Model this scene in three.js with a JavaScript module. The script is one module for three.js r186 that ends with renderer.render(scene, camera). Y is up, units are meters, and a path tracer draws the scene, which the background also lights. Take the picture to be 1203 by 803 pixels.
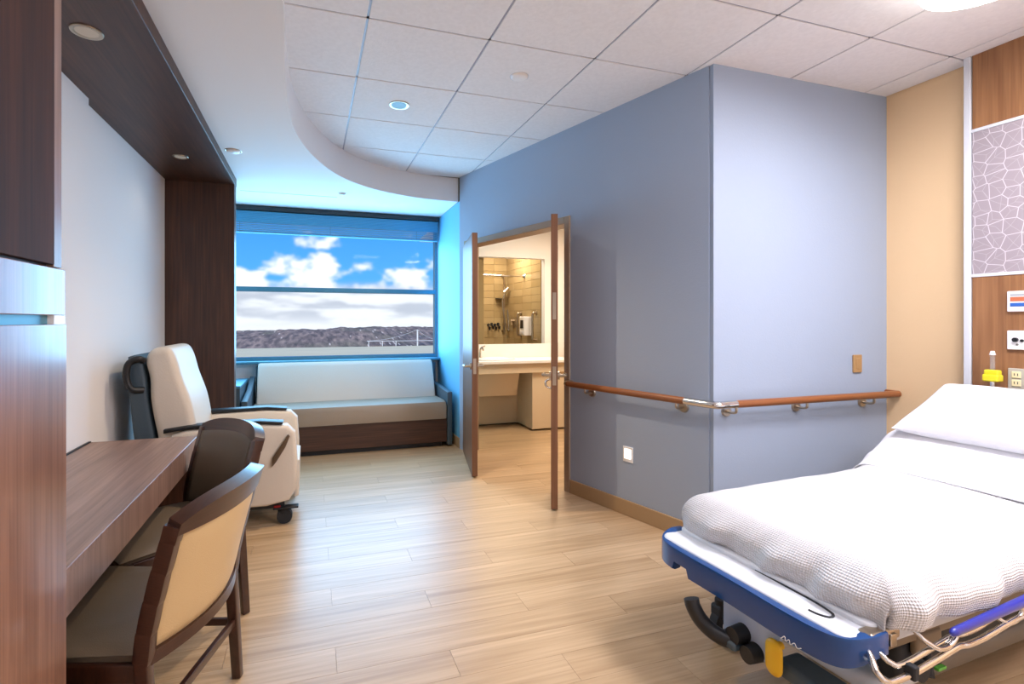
import * as THREE from 'three';
import { RoundedBoxGeometry } from 'three/addons/geometries/RoundedBoxGeometry.js';
import { mergeGeometries, mergeVertices, toCreasedNormals } from 'three/addons/utils/BufferGeometryUtils.js';
import { RectAreaLightUniformsLib } from 'three/addons/lights/RectAreaLightUniformsLib.js';

// Plan: X to the right, D = depth towards the window (three's z = -D), y up, metres, floor at y = 0.
const W = 1203, H = 803;
const EYE = 1.27, CEIL = 2.70, SOFFIT = 2.468;
const scene = new THREE.Scene();

// ---------------------------------------------------------------- camera
const camera = new THREE.PerspectiveCamera(2 * Math.atan(H / 2 / 595.5) * 180 / Math.PI, W / H, 0.05, 12000);
camera.position.set(0, EYE, 0);
camera.rotation.y = -0.3116;
camera.setViewOffset(W, H, W / 2 - 557.17, H / 2 - 376.76, W, H);
camera.updateProjectionMatrix();

const renderer = new THREE.WebGLRenderer();
renderer.toneMapping = THREE.LinearToneMapping;
renderer.toneMappingExposure = 1.13;
renderer.shadowMap.enabled = true;
RectAreaLightUniformsLib.init();

// ---------------------------------------------------------------- noise
function rng(seed) { let s = seed >>> 0; return () => { s = (s + 0x6d2b79f5) | 0; let t = Math.imul(s ^ (s >>> 15), 1 | s); t = (t + Math.imul(t ^ (t >>> 7), 61 | t)) ^ t; return ((t ^ (t >>> 14)) >>> 0) / 4294967296; }; }
function hash2(x, y, k) { let h = Math.imul(x, 374761393) + Math.imul(y, 668265263) + Math.imul(k, 974711); h = Math.imul(h ^ (h >>> 13), 1274126177); h ^= h >>> 16; return (h >>> 0) / 4294967296; }
const mod = (a, n) => ((a % n) + n) % n;
function vnoise(x, y, px, py, k) {
  const xi = Math.floor(x), yi = Math.floor(y), fx = x - xi, fy = y - yi, sx = fx * fx * (3 - 2 * fx), sy = fy * fy * (3 - 2 * fy);
  const g = (i, j) => hash2(mod(xi + i, px), mod(yi + j, py), k);
  return (g(0, 0) * (1 - sx) + g(1, 0) * sx) * (1 - sy) + (g(0, 1) * (1 - sx) + g(1, 1) * sx) * sy;
}
function fbm(x, y, px, py, k, oct = 4) { let a = 0.5, s = 0, n = 0; for (let o = 0; o < oct; o++) { s += a * vnoise(x, y, px, py, k + o); n += a; a *= 0.5; x *= 2; y *= 2; px *= 2; py *= 2; } return s / n; }
const clamp = (x, a = 0, b = 1) => Math.min(b, Math.max(a, x));
const step = (a, b, x) => { const t = clamp((x - a) / (b - a)); return t * t * (3 - 2 * t); };
const lerp = (a, b, t) => a + (b - a) * t;

// ---------------------------------------------------------------- sky: blue air with a bank of cumulus above a pale layer of stratus
{
  const w = 2048, h = 1024, data = new Float32Array(w * h * 4);
  for (let j = 0; j < h; j++) {
    const e = ((j + 0.5) / h - 0.5) * Math.PI - 0.035;   // the picture is tipped by this much below
    for (let i = 0; i < w; i++) {
      const az = (i + 0.5) / w;                       // repeats at 1
      const blue = [lerp(0.115, 0.03, step(0.03, 0.30, e)), lerp(0.50, 0.30, step(0.03, 0.30, e)), lerp(1.05, 0.92, step(0.03, 0.30, e))];
      const X = az * 150, Y = e * 38 + 40;
      const n = fbm(X, Y, 150, 4096, 11, 5), n2 = fbm(az * 40, e * 16 + 60, 40, 4096, 37, 4), n3 = fbm(az * 64, e * 70 + 90, 64, 8192, 71, 5);
      let cum = step(0.50, 0.66, n * 0.74 + n2 * 0.34 + 0.13 * step(0.125, 0.075, e) - 0.085 * step(0.08, 0.13, e) - 0.025);
      let str = step(0.075, 0.045, e + 0.03 * (n2 - 0.5));
      const streak = step(0.42, 0.62, n3) * step(-0.02, 0.02, e);
      const white = [1.18, 1.2, 1.24], grey = [0.50, 0.57, 0.70], veil = [0.98, 1.04, 1.12];
      for (let c = 0; c < 3; c++) {
        let v = lerp(blue[c], white[c], cum * 0.95);
        v = lerp(v, lerp(veil[c], grey[c], streak * 0.8), str);
        if (e < -0.1) v = lerp(v, [0.55, 0.60, 0.66][c], step(-0.1, -0.4, e));
        data[(j * w + i) * 4 + c] = v * 0.9;
      }
      data[(j * w + i) * 4 + 3] = 1;
    }
  }
  const sky = new THREE.DataTexture(data, w, h, THREE.RGBAFormat, THREE.FloatType);
  sky.mapping = THREE.EquirectangularReflectionMapping; sky.magFilter = THREE.LinearFilter; sky.needsUpdate = true;
  scene.background = sky;
  scene.backgroundRotation.x = -0.035;   // the haze reaches a little below eye level over the far bank
}
// sun: behind the building, lights only the far shore
const sun = new THREE.DirectionalLight(0xfff0dc, 3.6);
sun.position.set(-60, 70, 120); sun.target.position.set(0, 0, 0);
sun.castShadow = true;
Object.assign(sun.shadow.camera, { left: -20, right: 20, top: 20, bottom: -20, near: 1, far: 400 });
scene.add(sun, sun.target);

// daylight entering through the window: as large as the glass, in the blue of the sky outside
const daylight = new THREE.RectAreaLight(new THREE.Color().setRGB(0.28, 0.64, 1.0), 8.0, 2.3, 1.22);
daylight.position.set(0.22, 1.52, -5.785);   // faces the room
daylight.rotation.y = Math.PI; daylight.lookAt(0.22, 1.52, 0);
scene.add(daylight);
const LIGHT = { exam: 18, troffer: 20, bath: 42, spot: 0.15 };
const WARM = 0xf6f3ff, NEUTRAL = 0xf4f5ff;

// ---------------------------------------------------------------- helpers
const P = (x, y, d) => new THREE.Vector3(x, y, -d);
const taken = {};
function numbered(name) { const k = taken[name] ?? 0; taken[name] = k + 1; return k ? name + '_' + String(k).padStart(3, '0') : name; }
function flat(g) { const n = g.index ? g.toNonIndexed() : g; for (const a of Object.keys(n.attributes)) if (!['position', 'normal', 'uv'].includes(a)) n.deleteAttribute(a); return n; }
// box projection, uv in metres; the grain of wood maps runs along v
function uvm(g, swap = false) {
  g = flat(g); const p = g.attributes.position, uv = new Float32Array(p.count * 2), a = new THREE.Vector3(), b = new THREE.Vector3(), c = new THREE.Vector3();
  for (let i = 0; i < p.count; i += 3) {
    a.fromBufferAttribute(p, i); b.fromBufferAttribute(p, i + 1).sub(a); c.fromBufferAttribute(p, i + 2).sub(a); b.cross(c);
    const x = Math.abs(b.x), y = Math.abs(b.y), z = Math.abs(b.z);
    for (let k = i; k < i + 3; k++) {
      const X = p.getX(k), Y = p.getY(k), Z = p.getZ(k);
      let u, v; if (x >= y && x >= z) { u = Z; v = Y; } else if (y >= z) { u = X; v = Z; } else { u = X; v = Y; }
      uv[k * 2] = swap ? v : u; uv[k * 2 + 1] = swap ? u : v;
    }
  }
  g.setAttribute('uv', new THREE.BufferAttribute(uv, 2)); return g;
}
function box(x0, x1, y0, y1, d0, d1, r = 0) {
  const w = Math.abs(x1 - x0), h = Math.abs(y1 - y0), d = Math.abs(d1 - d0);
  const g = r ? new RoundedBoxGeometry(w, h, d, 2, Math.min(r, w / 2.01, h / 2.01, d / 2.01)) : new THREE.BoxGeometry(w, h, d);
  return g.translate((x0 + x1) / 2, (y0 + y1) / 2, -(d0 + d1) / 2);
}
// the same in a thing's own axes (x, y, z)
function lbox(x0, x1, y0, y1, z0, z1, r = 0) { return box(x0, x1, y0, y1, -z0, -z1, r); }
function tube(pts, r, seg = 24, rad = 8, closed = false, tension = 0.5) {
  const c = new THREE.CatmullRomCurve3(pts, closed, 'catmullrom', tension); const g = new THREE.TubeGeometry(c, seg, r, rad, closed);
  if (closed) return flat(g);
  const caps = [0, 1].map((t) => { const q = c.getPointAt(t), n = c.getTangentAt(t); if (!t) n.negate(); const k = new THREE.CircleGeometry(r, rad); k.applyQuaternion(new THREE.Quaternion().setFromUnitVectors(new THREE.Vector3(0, 0, 1), n)); return flat(k.translate(q.x, q.y, q.z)); });
  return mergeGeometries([flat(g), ...caps]);
}
function rod(a, b, r0, r1 = r0, rad = 14) {
  const v = new THREE.Vector3().subVectors(b, a), L = v.length(), g = new THREE.CylinderGeometry(r1, r0, L, rad);
  g.applyQuaternion(new THREE.Quaternion().setFromUnitVectors(new THREE.Vector3(0, 1, 0), v.normalize()));
  return flat(g.translate((a.x + b.x) / 2, (a.y + b.y) / 2, (a.z + b.z) / 2));
}
// straight bar of rectangular section between two points, w across (horizontal), h in the other direction, tapering
function bar(a, b, w0, h0, w1 = w0, h1 = h0, side = null) {
  const v = new THREE.Vector3().subVectors(b, a), L = v.length(); v.normalize();
  const s = side ? side.clone() : new THREE.Vector3(0, 1, 0).cross(v); if (s.lengthSq() < 1e-6) s.set(1, 0, 0); s.normalize();
  const t = new THREE.Vector3().crossVectors(v, s).normalize(); s.crossVectors(t, v).normalize();
  const g = new RoundedBoxGeometry(1, 1, L, 2, 0.12), p = g.attributes.position;
  for (let i = 0; i < p.count; i++) { let z = clamp((p.getZ(i) + L / 2) / L, 0, 1); if (p.getZ(i) > L / 2 - 0.13) z = Math.abs(p.getZ(i) - L / 2) < 1e-4 ? 1 : z; const w = lerp(w0, w1, z), h = lerp(h0, h1, z); p.setX(i, p.getX(i) * w); p.setY(i, p.getY(i) * h); }
  // the rounding along the length is squeezed to the section's size
  for (let i = 0; i < p.count; i++) { let z = p.getZ(i); const e = L / 2 - 0.12, k = Math.min(w0, h0) ; if (L > 0.24 && Math.abs(z) > e) z = Math.sign(z) * (L / 2 - (L / 2 - Math.abs(z)) * k); p.setZ(i, z); }
  g.applyMatrix4(new THREE.Matrix4().makeBasis(s, t, v)); g.translate((a.x + b.x) / 2, (a.y + b.y) / 2, (a.z + b.z) / 2); g.computeVertexNormals();
  return flat(toCreasedNormals(g, 0.6));
}
// profile of [x, y] points extruded along D from d0 to d1, bevelled
function prism(pts, d0, d1, bevel = 0.01, curved = false, seg = 3) {
  const s = new THREE.Shape(); if (curved) { const v = pts.map(([x, y]) => new THREE.Vector2(x, y)); s.setFromPoints(new THREE.SplineCurve([...v, v[0]]).getPoints(pts.length * 6)); } else s.setFromPoints(pts.map(([x, y]) => new THREE.Vector2(x, y)));
  const g = new THREE.ExtrudeGeometry(s, { depth: Math.abs(d1 - d0) - 2 * bevel, bevelEnabled: bevel > 0, bevelThickness: bevel, bevelSize: bevel, bevelOffset: -bevel, bevelSegments: seg, curveSegments: 12 });
  g.translate(0, 0, -Math.max(d0, d1) + bevel);
  return flat(toCreasedNormals(g, 0.7));
}
// rounded rectangle profile with corner radii
function rrect(x0, x1, y0, y1, r) { const o = []; const c = [[x1 - r, y1 - r, 0], [x0 + r, y1 - r, 90], [x0 + r, y0 + r, 180], [x1 - r, y0 + r, 270]]; for (const [x, y, a] of c) for (let k = 0; k <= 5; k++) { const t = (a + k * 18) * Math.PI / 180; o.push([x + r * Math.cos(t), y + r * Math.sin(t)]); } return o; }
// plan outline of [X, D] points extruded upwards
function slab(pts, y0, y1, holes = []) {
  const s = new THREE.Shape(pts.map(([x, d]) => new THREE.Vector2(x, d))); for (const h of holes) s.holes.push(new THREE.Path(h.map(([x, d]) => new THREE.Vector2(x, d))));
  const g = new THREE.ExtrudeGeometry(s, { depth: y1 - y0, bevelEnabled: false, curveSegments: 24 }); g.rotateX(-Math.PI / 2); return flat(g.translate(0, y0, 0));
}
// height field sheet with thickness: f(s, t) -> Vector3, 0..1
function sheet(f, ns, nt, thick = 0) {
  const pos = [], uv = [], idx = [], q = [];
  for (let j = 0; j <= nt; j++) for (let i = 0; i <= ns; i++) { q.push(f(i / ns, j / nt)); uv.push(i / ns, j / nt); }
  const at = (i, j) => q[j * (ns + 1) + i], N = q.length, nor = [];
  for (let j = 0; j <= nt; j++) for (let i = 0; i <= ns; i++) { const a = new THREE.Vector3().subVectors(at(Math.min(ns, i + 1), j), at(Math.max(0, i - 1), j)), b = new THREE.Vector3().subVectors(at(i, Math.min(nt, j + 1)), at(i, Math.max(0, j - 1))); nor.push(a.cross(b).normalize()); }
  for (const v of q) pos.push(v.x, v.y, v.z);
  const quad = (a, b, c, d, flip) => flip ? idx.push(a, c, b, a, d, c) : idx.push(a, b, c, a, c, d);
  const id = (i, j, k = 0) => k * N + j * (ns + 1) + i;
  for (let j = 0; j < nt; j++) for (let i = 0; i < ns; i++) quad(id(i, j), id(i + 1, j), id(i + 1, j + 1), id(i, j + 1), false);
  if (thick) {
    q.forEach((v, i) => { pos.push(v.x - nor[i].x * thick, v.y - nor[i].y * thick, v.z - nor[i].z * thick); }); for (let i = 0; i < N; i++) uv.push(uv[i * 2], uv[i * 2 + 1]);
    for (let j = 0; j < nt; j++) for (let i = 0; i < ns; i++) quad(id(i, j, 1), id(i + 1, j, 1), id(i + 1, j + 1, 1), id(i, j + 1, 1), true);
    for (let i = 0; i < ns; i++) { quad(id(i, 0), id(i, 0, 1), id(i + 1, 0, 1), id(i + 1, 0), false); quad(id(i, nt), id(i, nt, 1), id(i + 1, nt, 1), id(i + 1, nt), true); }
    for (let j = 0; j < nt; j++) { quad(id(0, j), id(0, j, 1), id(0, j + 1, 1), id(0, j + 1), true); quad(id(ns, j), id(ns, j, 1), id(ns, j + 1, 1), id(ns, j + 1), false); }
  }
  const g = new THREE.BufferGeometry(); g.setAttribute('position', new THREE.Float32BufferAttribute(pos, 3)); g.setAttribute('uv', new THREE.Float32BufferAttribute(uv, 2)); g.setIndex(idx); g.computeVertexNormals();
  return g;
}
function lathe(pts, seg = 24) { return flat(new THREE.LatheGeometry(pts.map(([r, y]) => new THREE.Vector2(r, y)), seg)); }
const at3 = (g, x, y, z, rx = 0, ry = 0, rz = 0) => { if (rx) g.rotateX(rx); if (ry) g.rotateY(ry); if (rz) g.rotateZ(rz); return g.translate(x, y, z); };
const join = (...gs) => mergeGeometries(gs.map((g) => { const f = flat(g); if (!f.attributes.uv) f.setAttribute('uv', new THREE.Float32BufferAttribute(new Float32Array(f.attributes.position.count * 2), 2)); return f; }));

function mesh(name, g, m) { const o = new THREE.Mesh(g, m); o.name = name; o.castShadow = o.receiveShadow = true; return o; }
// a Group at (x, y, d); children given in world plan coordinates are moved into it when world = true
function thing(name, label, category, [x, y, d] = [0, 0, 0], turn = 0, group) {
  const o = new THREE.Group(); o.name = numbered(name); o.position.set(x, y, -d); o.rotation.y = turn;
  o.userData = { label, category }; if (group) o.userData.group = group; scene.add(o); return o;
}
function part(parent, name, g, m, label) {              // geometry in the parent's own axes
  const o = mesh(name, g, m); parent.add(o); if (label) o.userData.label = label; return o;
}
function wpart(parent, name, g, m, label) {             // geometry in world axes, parent an unturned thing (or a part of one)
  let p = parent; const q = new THREE.Vector3(); while (p) { q.add(p.position); p = p.parent; }
  return part(parent, name, g.translate(-q.x, -q.y, -q.z), m, label);
}
function struct(name, g, m, label) { const o = mesh(numbered(name), g, m); o.userData = { kind: 'structure' }; if (label) o.userData.label = label; scene.add(o); return o; }
function structGroup(name, [x, y, d] = [0, 0, 0], turn = 0, label) { const o = new THREE.Group(); o.name = numbered(name); o.position.set(x, y, -d); o.rotation.y = turn; o.userData = { kind: 'structure' }; if (label) o.userData.label = label; scene.add(o); return o; }

// ---------------------------------------------------------------- materials
function dataTex(w, h, f, srgb = true) {
  const d = new Uint8Array(w * h * 4);
  for (let j = 0; j < h; j++) for (let i = 0; i < w; i++) { const c = f(i / w, j / h); const o = (j * w + i) * 4; if (typeof c === 'number') { d[o] = d[o + 1] = d[o + 2] = clamp(c) * 255; } else { d[o] = clamp(c[0], 0, 255); d[o + 1] = clamp(c[1], 0, 255); d[o + 2] = clamp(c[2], 0, 255); } d[o + 3] = 255; }
  const t = new THREE.DataTexture(d, w, h); t.wrapS = t.wrapT = THREE.RepeatWrapping; t.magFilter = THREE.LinearFilter; t.colorSpace = srgb ? THREE.SRGBColorSpace : THREE.NoColorSpace; t.needsUpdate = true; return t;
}
const rep = (t, x, y) => { const c = t.clone(); c.repeat.set(x, y); c.needsUpdate = true; return c; };
const mix3 = (a, b, t) => [0, 1, 2].map((i) => lerp(a[i], b[i], t));
function woodTex(dark, light, k, fine = 96, w = 512, h = 512) {
  return dataTex(w, h, (u, v) => {
    const bend = 0.6 * fbm(u * 4, v * 2, 4, 2, k + 50, 3);
    const a = fbm(u * fine + bend, v * 3, fine, 3, k, 4), b = fbm(u * 14 + bend * 2, v * 2, 14, 2, k + 9, 3), c = vnoise(u * fine * 3, v * 6, fine * 3, 6, k + 21);
    return mix3(dark, light, clamp(0.5 * a + 0.42 * b + 0.22 * c - 0.08));
  });
}
const std = (o) => new THREE.MeshStandardMaterial(o), phy = (o) => new THREE.MeshPhysicalMaterial(o);
const T = {
  walnut: woodTex([44, 25, 16], [104, 66, 46], 3),
  walnutLight: woodTex([106, 80, 68], [180, 144, 126], 5),
  walnutDark: woodTex([34, 16, 8], [82, 44, 26], 4),
  walnutWarm: woodTex([108, 70, 52], [182, 134, 106], 6),
  head: woodTex([116, 76, 46], [190, 138, 92], 8, 60),
  mahogany: woodTex([44, 22, 14], [78, 44, 30], 13, 70),
  doorWood: woodTex([92, 58, 38], [146, 102, 72], 17, 80),
  railWood: woodTex([112, 64, 34], [172, 108, 62], 19, 40),
  floors: [0, 1, 2, 3].map((i) => woodTex([150 + i * 3, 119 + i * 3, 84 + i * 3], [216 + i * 2, 187 + i * 2, 150 + i * 2], 30 + i, 40, 256, 512)),
  tile: dataTex(256, 256, (u, v) => { const n = fbm(u * 64, v * 64, 64, 64, 81, 3); return [233 + n * 10, 230 + n * 10, 229 + n * 10]; }),
  tileBump: dataTex(256, 256, (u, v) => fbm(u * 64, v * 64, 64, 64, 83, 3), false),
  vinyl: dataTex(256, 256, (u, v) => fbm(u * 48, v * 48, 48, 48, 87, 3), false),
  paint: dataTex(256, 256, (u, v) => fbm(u * 90, v * 90, 90, 90, 89, 2), false),
  waffle: dataTex(256, 256, (u, v) => { const a = Math.cos(u * Math.PI * 2 * 16), b = Math.cos(v * Math.PI * 2 * 16); return 0.5 + 0.25 * a + 0.25 * b; }, false),
  waffleCol: dataTex(256, 256, (u, v) => { const a = Math.cos(u * Math.PI * 2 * 16), b = Math.cos(v * Math.PI * 2 * 16), k = 0.5 + 0.25 * a + 0.25 * b; const n = fbm(u * 40, v * 40, 40, 40, 77, 2); return mix3([216, 212, 208], [242, 241, 242], clamp(k * 0.9 + n * 0.2)); }),
  linen: dataTex(256, 256, (u, v) => 0.5 + 0.25 * Math.sin(u * 400) * Math.sin(v * 400) + 0.3 * (fbm(u * 30, v * 30, 30, 30, 91, 3) - 0.5), false),
};
const M = {
  walnut: std({ map: T.walnut, roughness: 0.42, bumpMap: T.walnut, bumpScale: 0.0004 }),
  walnutMatt: std({ map: T.walnutDark, roughness: 0.75 }),
  walnutH: std({ map: rep(T.walnut, 1, 1), roughness: 0.42 }),
  desk: phy({ map: T.walnutLight, roughness: 0.38, clearcoat: 0.2, clearcoatRoughness: 0.25 }),
  glossWood: phy({ map: T.walnutWarm, roughness: 0.4, clearcoat: 1, clearcoatRoughness: 0.16 }),
  head: std({ map: T.head, roughness: 0.4 }),
  mahogany: phy({ map: rep(T.mahogany, 2, 1), roughness: 0.35, clearcoat: 0.35, clearcoatRoughness: 0.2 }),
  doorWood: std({ map: T.doorWood, roughness: 0.4 }),
  railWood: std({ map: rep(T.railWood, 3, 1), roughness: 0.35 }),
  white: std({ color: 0xf0ece8, roughness: 0.85, bumpMap: T.paint, bumpScale: 0.0003 }),
  soffit: std({ color: 0xeceae9, roughness: 0.9, bumpMap: T.paint, bumpScale: 0.0003 }),
  blueGrey: std({ color: new THREE.Color().setRGB(0.355, 0.425, 0.54), roughness: 0.7, bumpMap: rep(T.paint, 2, 2), bumpScale: 0.0004 }),
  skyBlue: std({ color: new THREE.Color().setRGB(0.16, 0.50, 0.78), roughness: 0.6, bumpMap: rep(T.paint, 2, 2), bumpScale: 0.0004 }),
  beige: std({ color: new THREE.Color().setRGB(0.85, 0.60, 0.345), roughness: 0.75, bumpMap: rep(T.paint, 2, 2), bumpScale: 0.0004 }),
  tile: std({ map: T.tile, roughness: 0.95, bumpMap: rep(T.tileBump, 2, 2), bumpScale: 0.0008 }),
  tee: std({ color: 0xa9a9b2, roughness: 0.5, metalness: 0.2 }),
  base: std({ color: new THREE.Color().setRGB(0.42, 0.28, 0.145), roughness: 0.5 }),
  floors: T.floors.map((t) => phy({ map: t, roughness: 0.34, clearcoat: 0.25, clearcoatRoughness: 0.3 })),
  under: std({ color: 0x8a7458, roughness: 0.8 }),
  aluTeal: std({ color: new THREE.Color().setRGB(0.10, 0.30, 0.40), roughness: 0.4, metalness: 0.4 }),
  blindBlue: std({ color: new THREE.Color().setRGB(0.10, 0.42, 0.66), roughness: 0.45 }),
  darkTrack: std({ color: 0x2a3338, roughness: 0.5 }),
  glass: phy({ color: 0xffffff, roughness: 0, transmission: 1, thickness: 0, ior: 1.12 }),
  clear: phy({ color: 0xf4f8fa, roughness: 0.05, transmission: 0.9, thickness: 0, ior: 1.4 }),
  chrome: std({ color: 0xd6d3cf, roughness: 0.18, metalness: 1 }),
  nickel: std({ color: 0xb9ab98, roughness: 0.28, metalness: 1 }),
  steel: std({ color: 0x9a9892, roughness: 0.35, metalness: 0.9 }),
  black: std({ color: 0x18191c, roughness: 0.45 }),
  rubber: std({ color: 0x222326, roughness: 0.75 }),
  frameTan: std({ color: new THREE.Color().setRGB(0.36, 0.255, 0.165), roughness: 0.45 }),
  plastic: std({ color: 0xd9dce2, roughness: 0.4 }),
  plate: std({ color: 0xf2f0ee, roughness: 0.35 }),
  tanPlate: std({ color: 0xb08a5c, roughness: 0.4 }),
  blue: phy({ color: new THREE.Color().setRGB(0.002, 0.055, 0.215), roughness: 0.3, clearcoat: 0.5, clearcoatRoughness: 0.15 }),
  railBlue: phy({ color: new THREE.Color().setRGB(0.006, 0.018, 0.32), roughness: 0.3, clearcoat: 0.4, clearcoatRoughness: 0.2 }),
  yellow: std({ color: new THREE.Color().setRGB(0.86, 0.50, 0.015), roughness: 0.4 }),
  lime: std({ color: new THREE.Color().setRGB(0.78, 0.68, 0.02), roughness: 0.35 }),
  vinylCream: std({ color: new THREE.Color().setRGB(0.68, 0.60, 0.50), roughness: 0.5, bumpMap: rep(T.vinyl, 4, 4), bumpScale: 0.0006 }),
  vinylTan: std({ color: new THREE.Color().setRGB(0.62, 0.43, 0.21), roughness: 0.45, bumpMap: rep(T.vinyl, 6, 6), bumpScale: 0.0005 }),
  vinylTaupe: std({ color: new THREE.Color().setRGB(0.13, 0.098, 0.066), roughness: 0.42, bumpMap: rep(T.vinyl, 6, 6), bumpScale: 0.0005 }),
  vinylSeat: std({ color: new THREE.Color().setRGB(0.175, 0.128, 0.083), roughness: 0.42, bumpMap: rep(T.vinyl, 6, 6), bumpScale: 0.0005 }),
  sofaSeat: std({ color: new THREE.Color().setRGB(0.29, 0.225, 0.165), roughness: 0.45, bumpMap: rep(T.vinyl, 4, 4), bumpScale: 0.0006 }),
  sofaDark: std({ map: T.walnut, roughness: 0.5 }),
  slate: std({ color: new THREE.Color().setRGB(0.055, 0.085, 0.11), roughness: 0.5 }),
  blanket: std({ map: T.waffleCol, color: 0xeeeef0, roughness: 0.95, bumpMap: T.waffle, bumpScale: 0.003 }),
  linen: std({ color: 0xe6e6ea, roughness: 0.92, bumpMap: T.linen, bumpScale: 0.0006 }),
  bathTile: [0, 1, 2].map((i) => std({ color: new THREE.Color().setRGB(0.46 - i * 0.035, 0.345 - i * 0.03, 0.175 - i * 0.02), roughness: 0.3 })),
  grout: std({ color: 0x8d7750, roughness: 0.9 }),
  laminate: std({ color: new THREE.Color().setRGB(0.74, 0.60, 0.42), roughness: 0.45 }),
  solid: std({ color: 0xf4f1ec, roughness: 0.3 }),
  porcelain: phy({ color: 0xf6f5f3, roughness: 0.15, clearcoat: 0.5 }),
  hinge: std({ color: 0x4d463e, roughness: 0.4, metalness: 0.8 }),
  red: std({ color: 0x9c1c18, roughness: 0.5 }),
  brownLever: std({ color: 0x5a4632, roughness: 0.5 }),
};

// ================================================================ SETTING
// ---- walls that close the room (thickness outwards)
const BACK = -1.3, TOP = 2.95;
struct('wall_left', uvm(box(-1.25, -1.11, 0, TOP, BACK - 0.15, 5.95)), M.white);
struct('wall_desk', uvm(box(-1.11, -1.076, 0, 2.40, 1.464, 3.055)), M.white, 'white wall panel standing slightly proud above the desk');
struct('wall_back', uvm(box(-1.25, 3.65, 0, TOP, BACK - 0.15, BACK)), M.white);
struct('wall_right', uvm(box(3.5, 3.65, 0, TOP, BACK, 5.95)), M.beige);
struct('roof', uvm(box(-1.3, 3.7, TOP, TOP + 0.12, BACK - 0.2, 7.55)), M.under);

// blue-grey wall with the doorway, running obliquely from E0 (at the window bay) to the corner C
const E0 = [1.409, 4.848], C0 = [2.123, 2.301], BWL = Math.hypot(C0[0] - E0[0], C0[1] - E0[1]);
const BTURN = Math.atan2(-(E0[1] - C0[1]), C0[0] - E0[0]);   // own x runs from E0 to C0, own z into the room
const bw = (s, z = 0) => { const ux = (C0[0] - E0[0]) / BWL, ud = (C0[1] - E0[1]) / BWL; return [E0[0] + ux * s + ud * z, E0[1] + ud * s - ux * z]; };
{
  const s = new THREE.Shape([[0, 0], [0.135, 0], [0.135, 2.045], [1.535, 2.045], [1.535, 0], [BWL, 0], [BWL, CEIL], [0, CEIL]].map(([x, y]) => new THREE.Vector2(x, y)));
  const g = new THREE.ExtrudeGeometry(s, { depth: 0.12, bevelEnabled: false }); g.translate(0, 0, -0.12);
  const o = struct('wall_doorway', uvm(g), M.blueGrey); o.position.set(E0[0], 0, -E0[1]); o.rotation.y = BTURN;
}
struct('wall_corner', uvm(box(2.1305, 3.5, 0, CEIL, 2.275, 2.40)), M.blueGrey);
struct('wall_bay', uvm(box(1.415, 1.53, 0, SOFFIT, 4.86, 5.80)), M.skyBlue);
struct('wall_window', uvm(join(box(-1.11, 1.53, 0, 0.845, 5.80, 5.95), box(-1.11, 1.53, 2.42, TOP, 5.80, 5.95), box(-1.11, -0.98, 0.845, 2.42, 5.80, 5.95), box(1.41, 1.53, 0.845, 2.42, 5.80, 5.95))), M.white);
// baseboards
{
  const o = struct('baseboard_doorway', uvm(lbox(1.555, BWL + 0.01, 0, 0.10, 0, 0.012, 0.004)), M.base); o.position.set(E0[0], 0, -E0[1]); o.rotation.y = BTURN;
  struct('baseboard_corner', uvm(box(2.13, 3.5, 0, 0.10, 2.263, 2.275, 0.004)), M.base);
  struct('baseboard_right', uvm(box(3.488, 3.5, 0, 0.10, 1.85, 2.263, 0.004)), M.base);
  struct('baseboard_bay', uvm(box(1.403, 1.415, 0, 0.10, 4.85, 5.80, 0.004)), M.base);
}

// ---- floor: planks laid along X
{
  const fl = structGroup('floor', [0, 0, 0], 0, 'pale oak plank floor with fine grain');
  part(fl, 'screed', box(-1.25, 3.65, -0.12, -0.006, BACK - 0.15, 7.4), M.under);
  const r = rng(5), w = 0.152, L = 1.22, geos = {};
  const plank = (len, k) => { const key = len.toFixed(2) + k; if (!geos[key]) { const g = box(0.0006, len - 0.0006, -0.006, 0, 0.0006, w - 0.0006); const p = g.attributes.position, uv = g.attributes.uv; for (let i = 0; i < p.count; i++) uv.setXY(i, -p.getZ(i) * 1.6 + k * 0.37, p.getX(i) * 0.8 + k * 0.21); geos[key] = g; } return geos[key]; };
  let row = 0;
  for (let d = BACK; d < 5.8; d += w, row++) {
    const inside = d < 4.85 ? 3.5 : 3.5;
    let x = -1.11 - (row % 3) * 0.4 - 0.02;
    while (x < inside) {
      const x0 = Math.max(x, -1.11), x1 = Math.min(x + L, inside);
      if (x1 - x0 > 0.05) { const v = Math.floor(r() * 4), k = Math.floor(r() * 3); const o = mesh('plank', plank(x1 - x0, k), M.floors[v]); o.position.set(x0, 0, -d); fl.add(o); }
      x += L;
    }
  }
}

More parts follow.
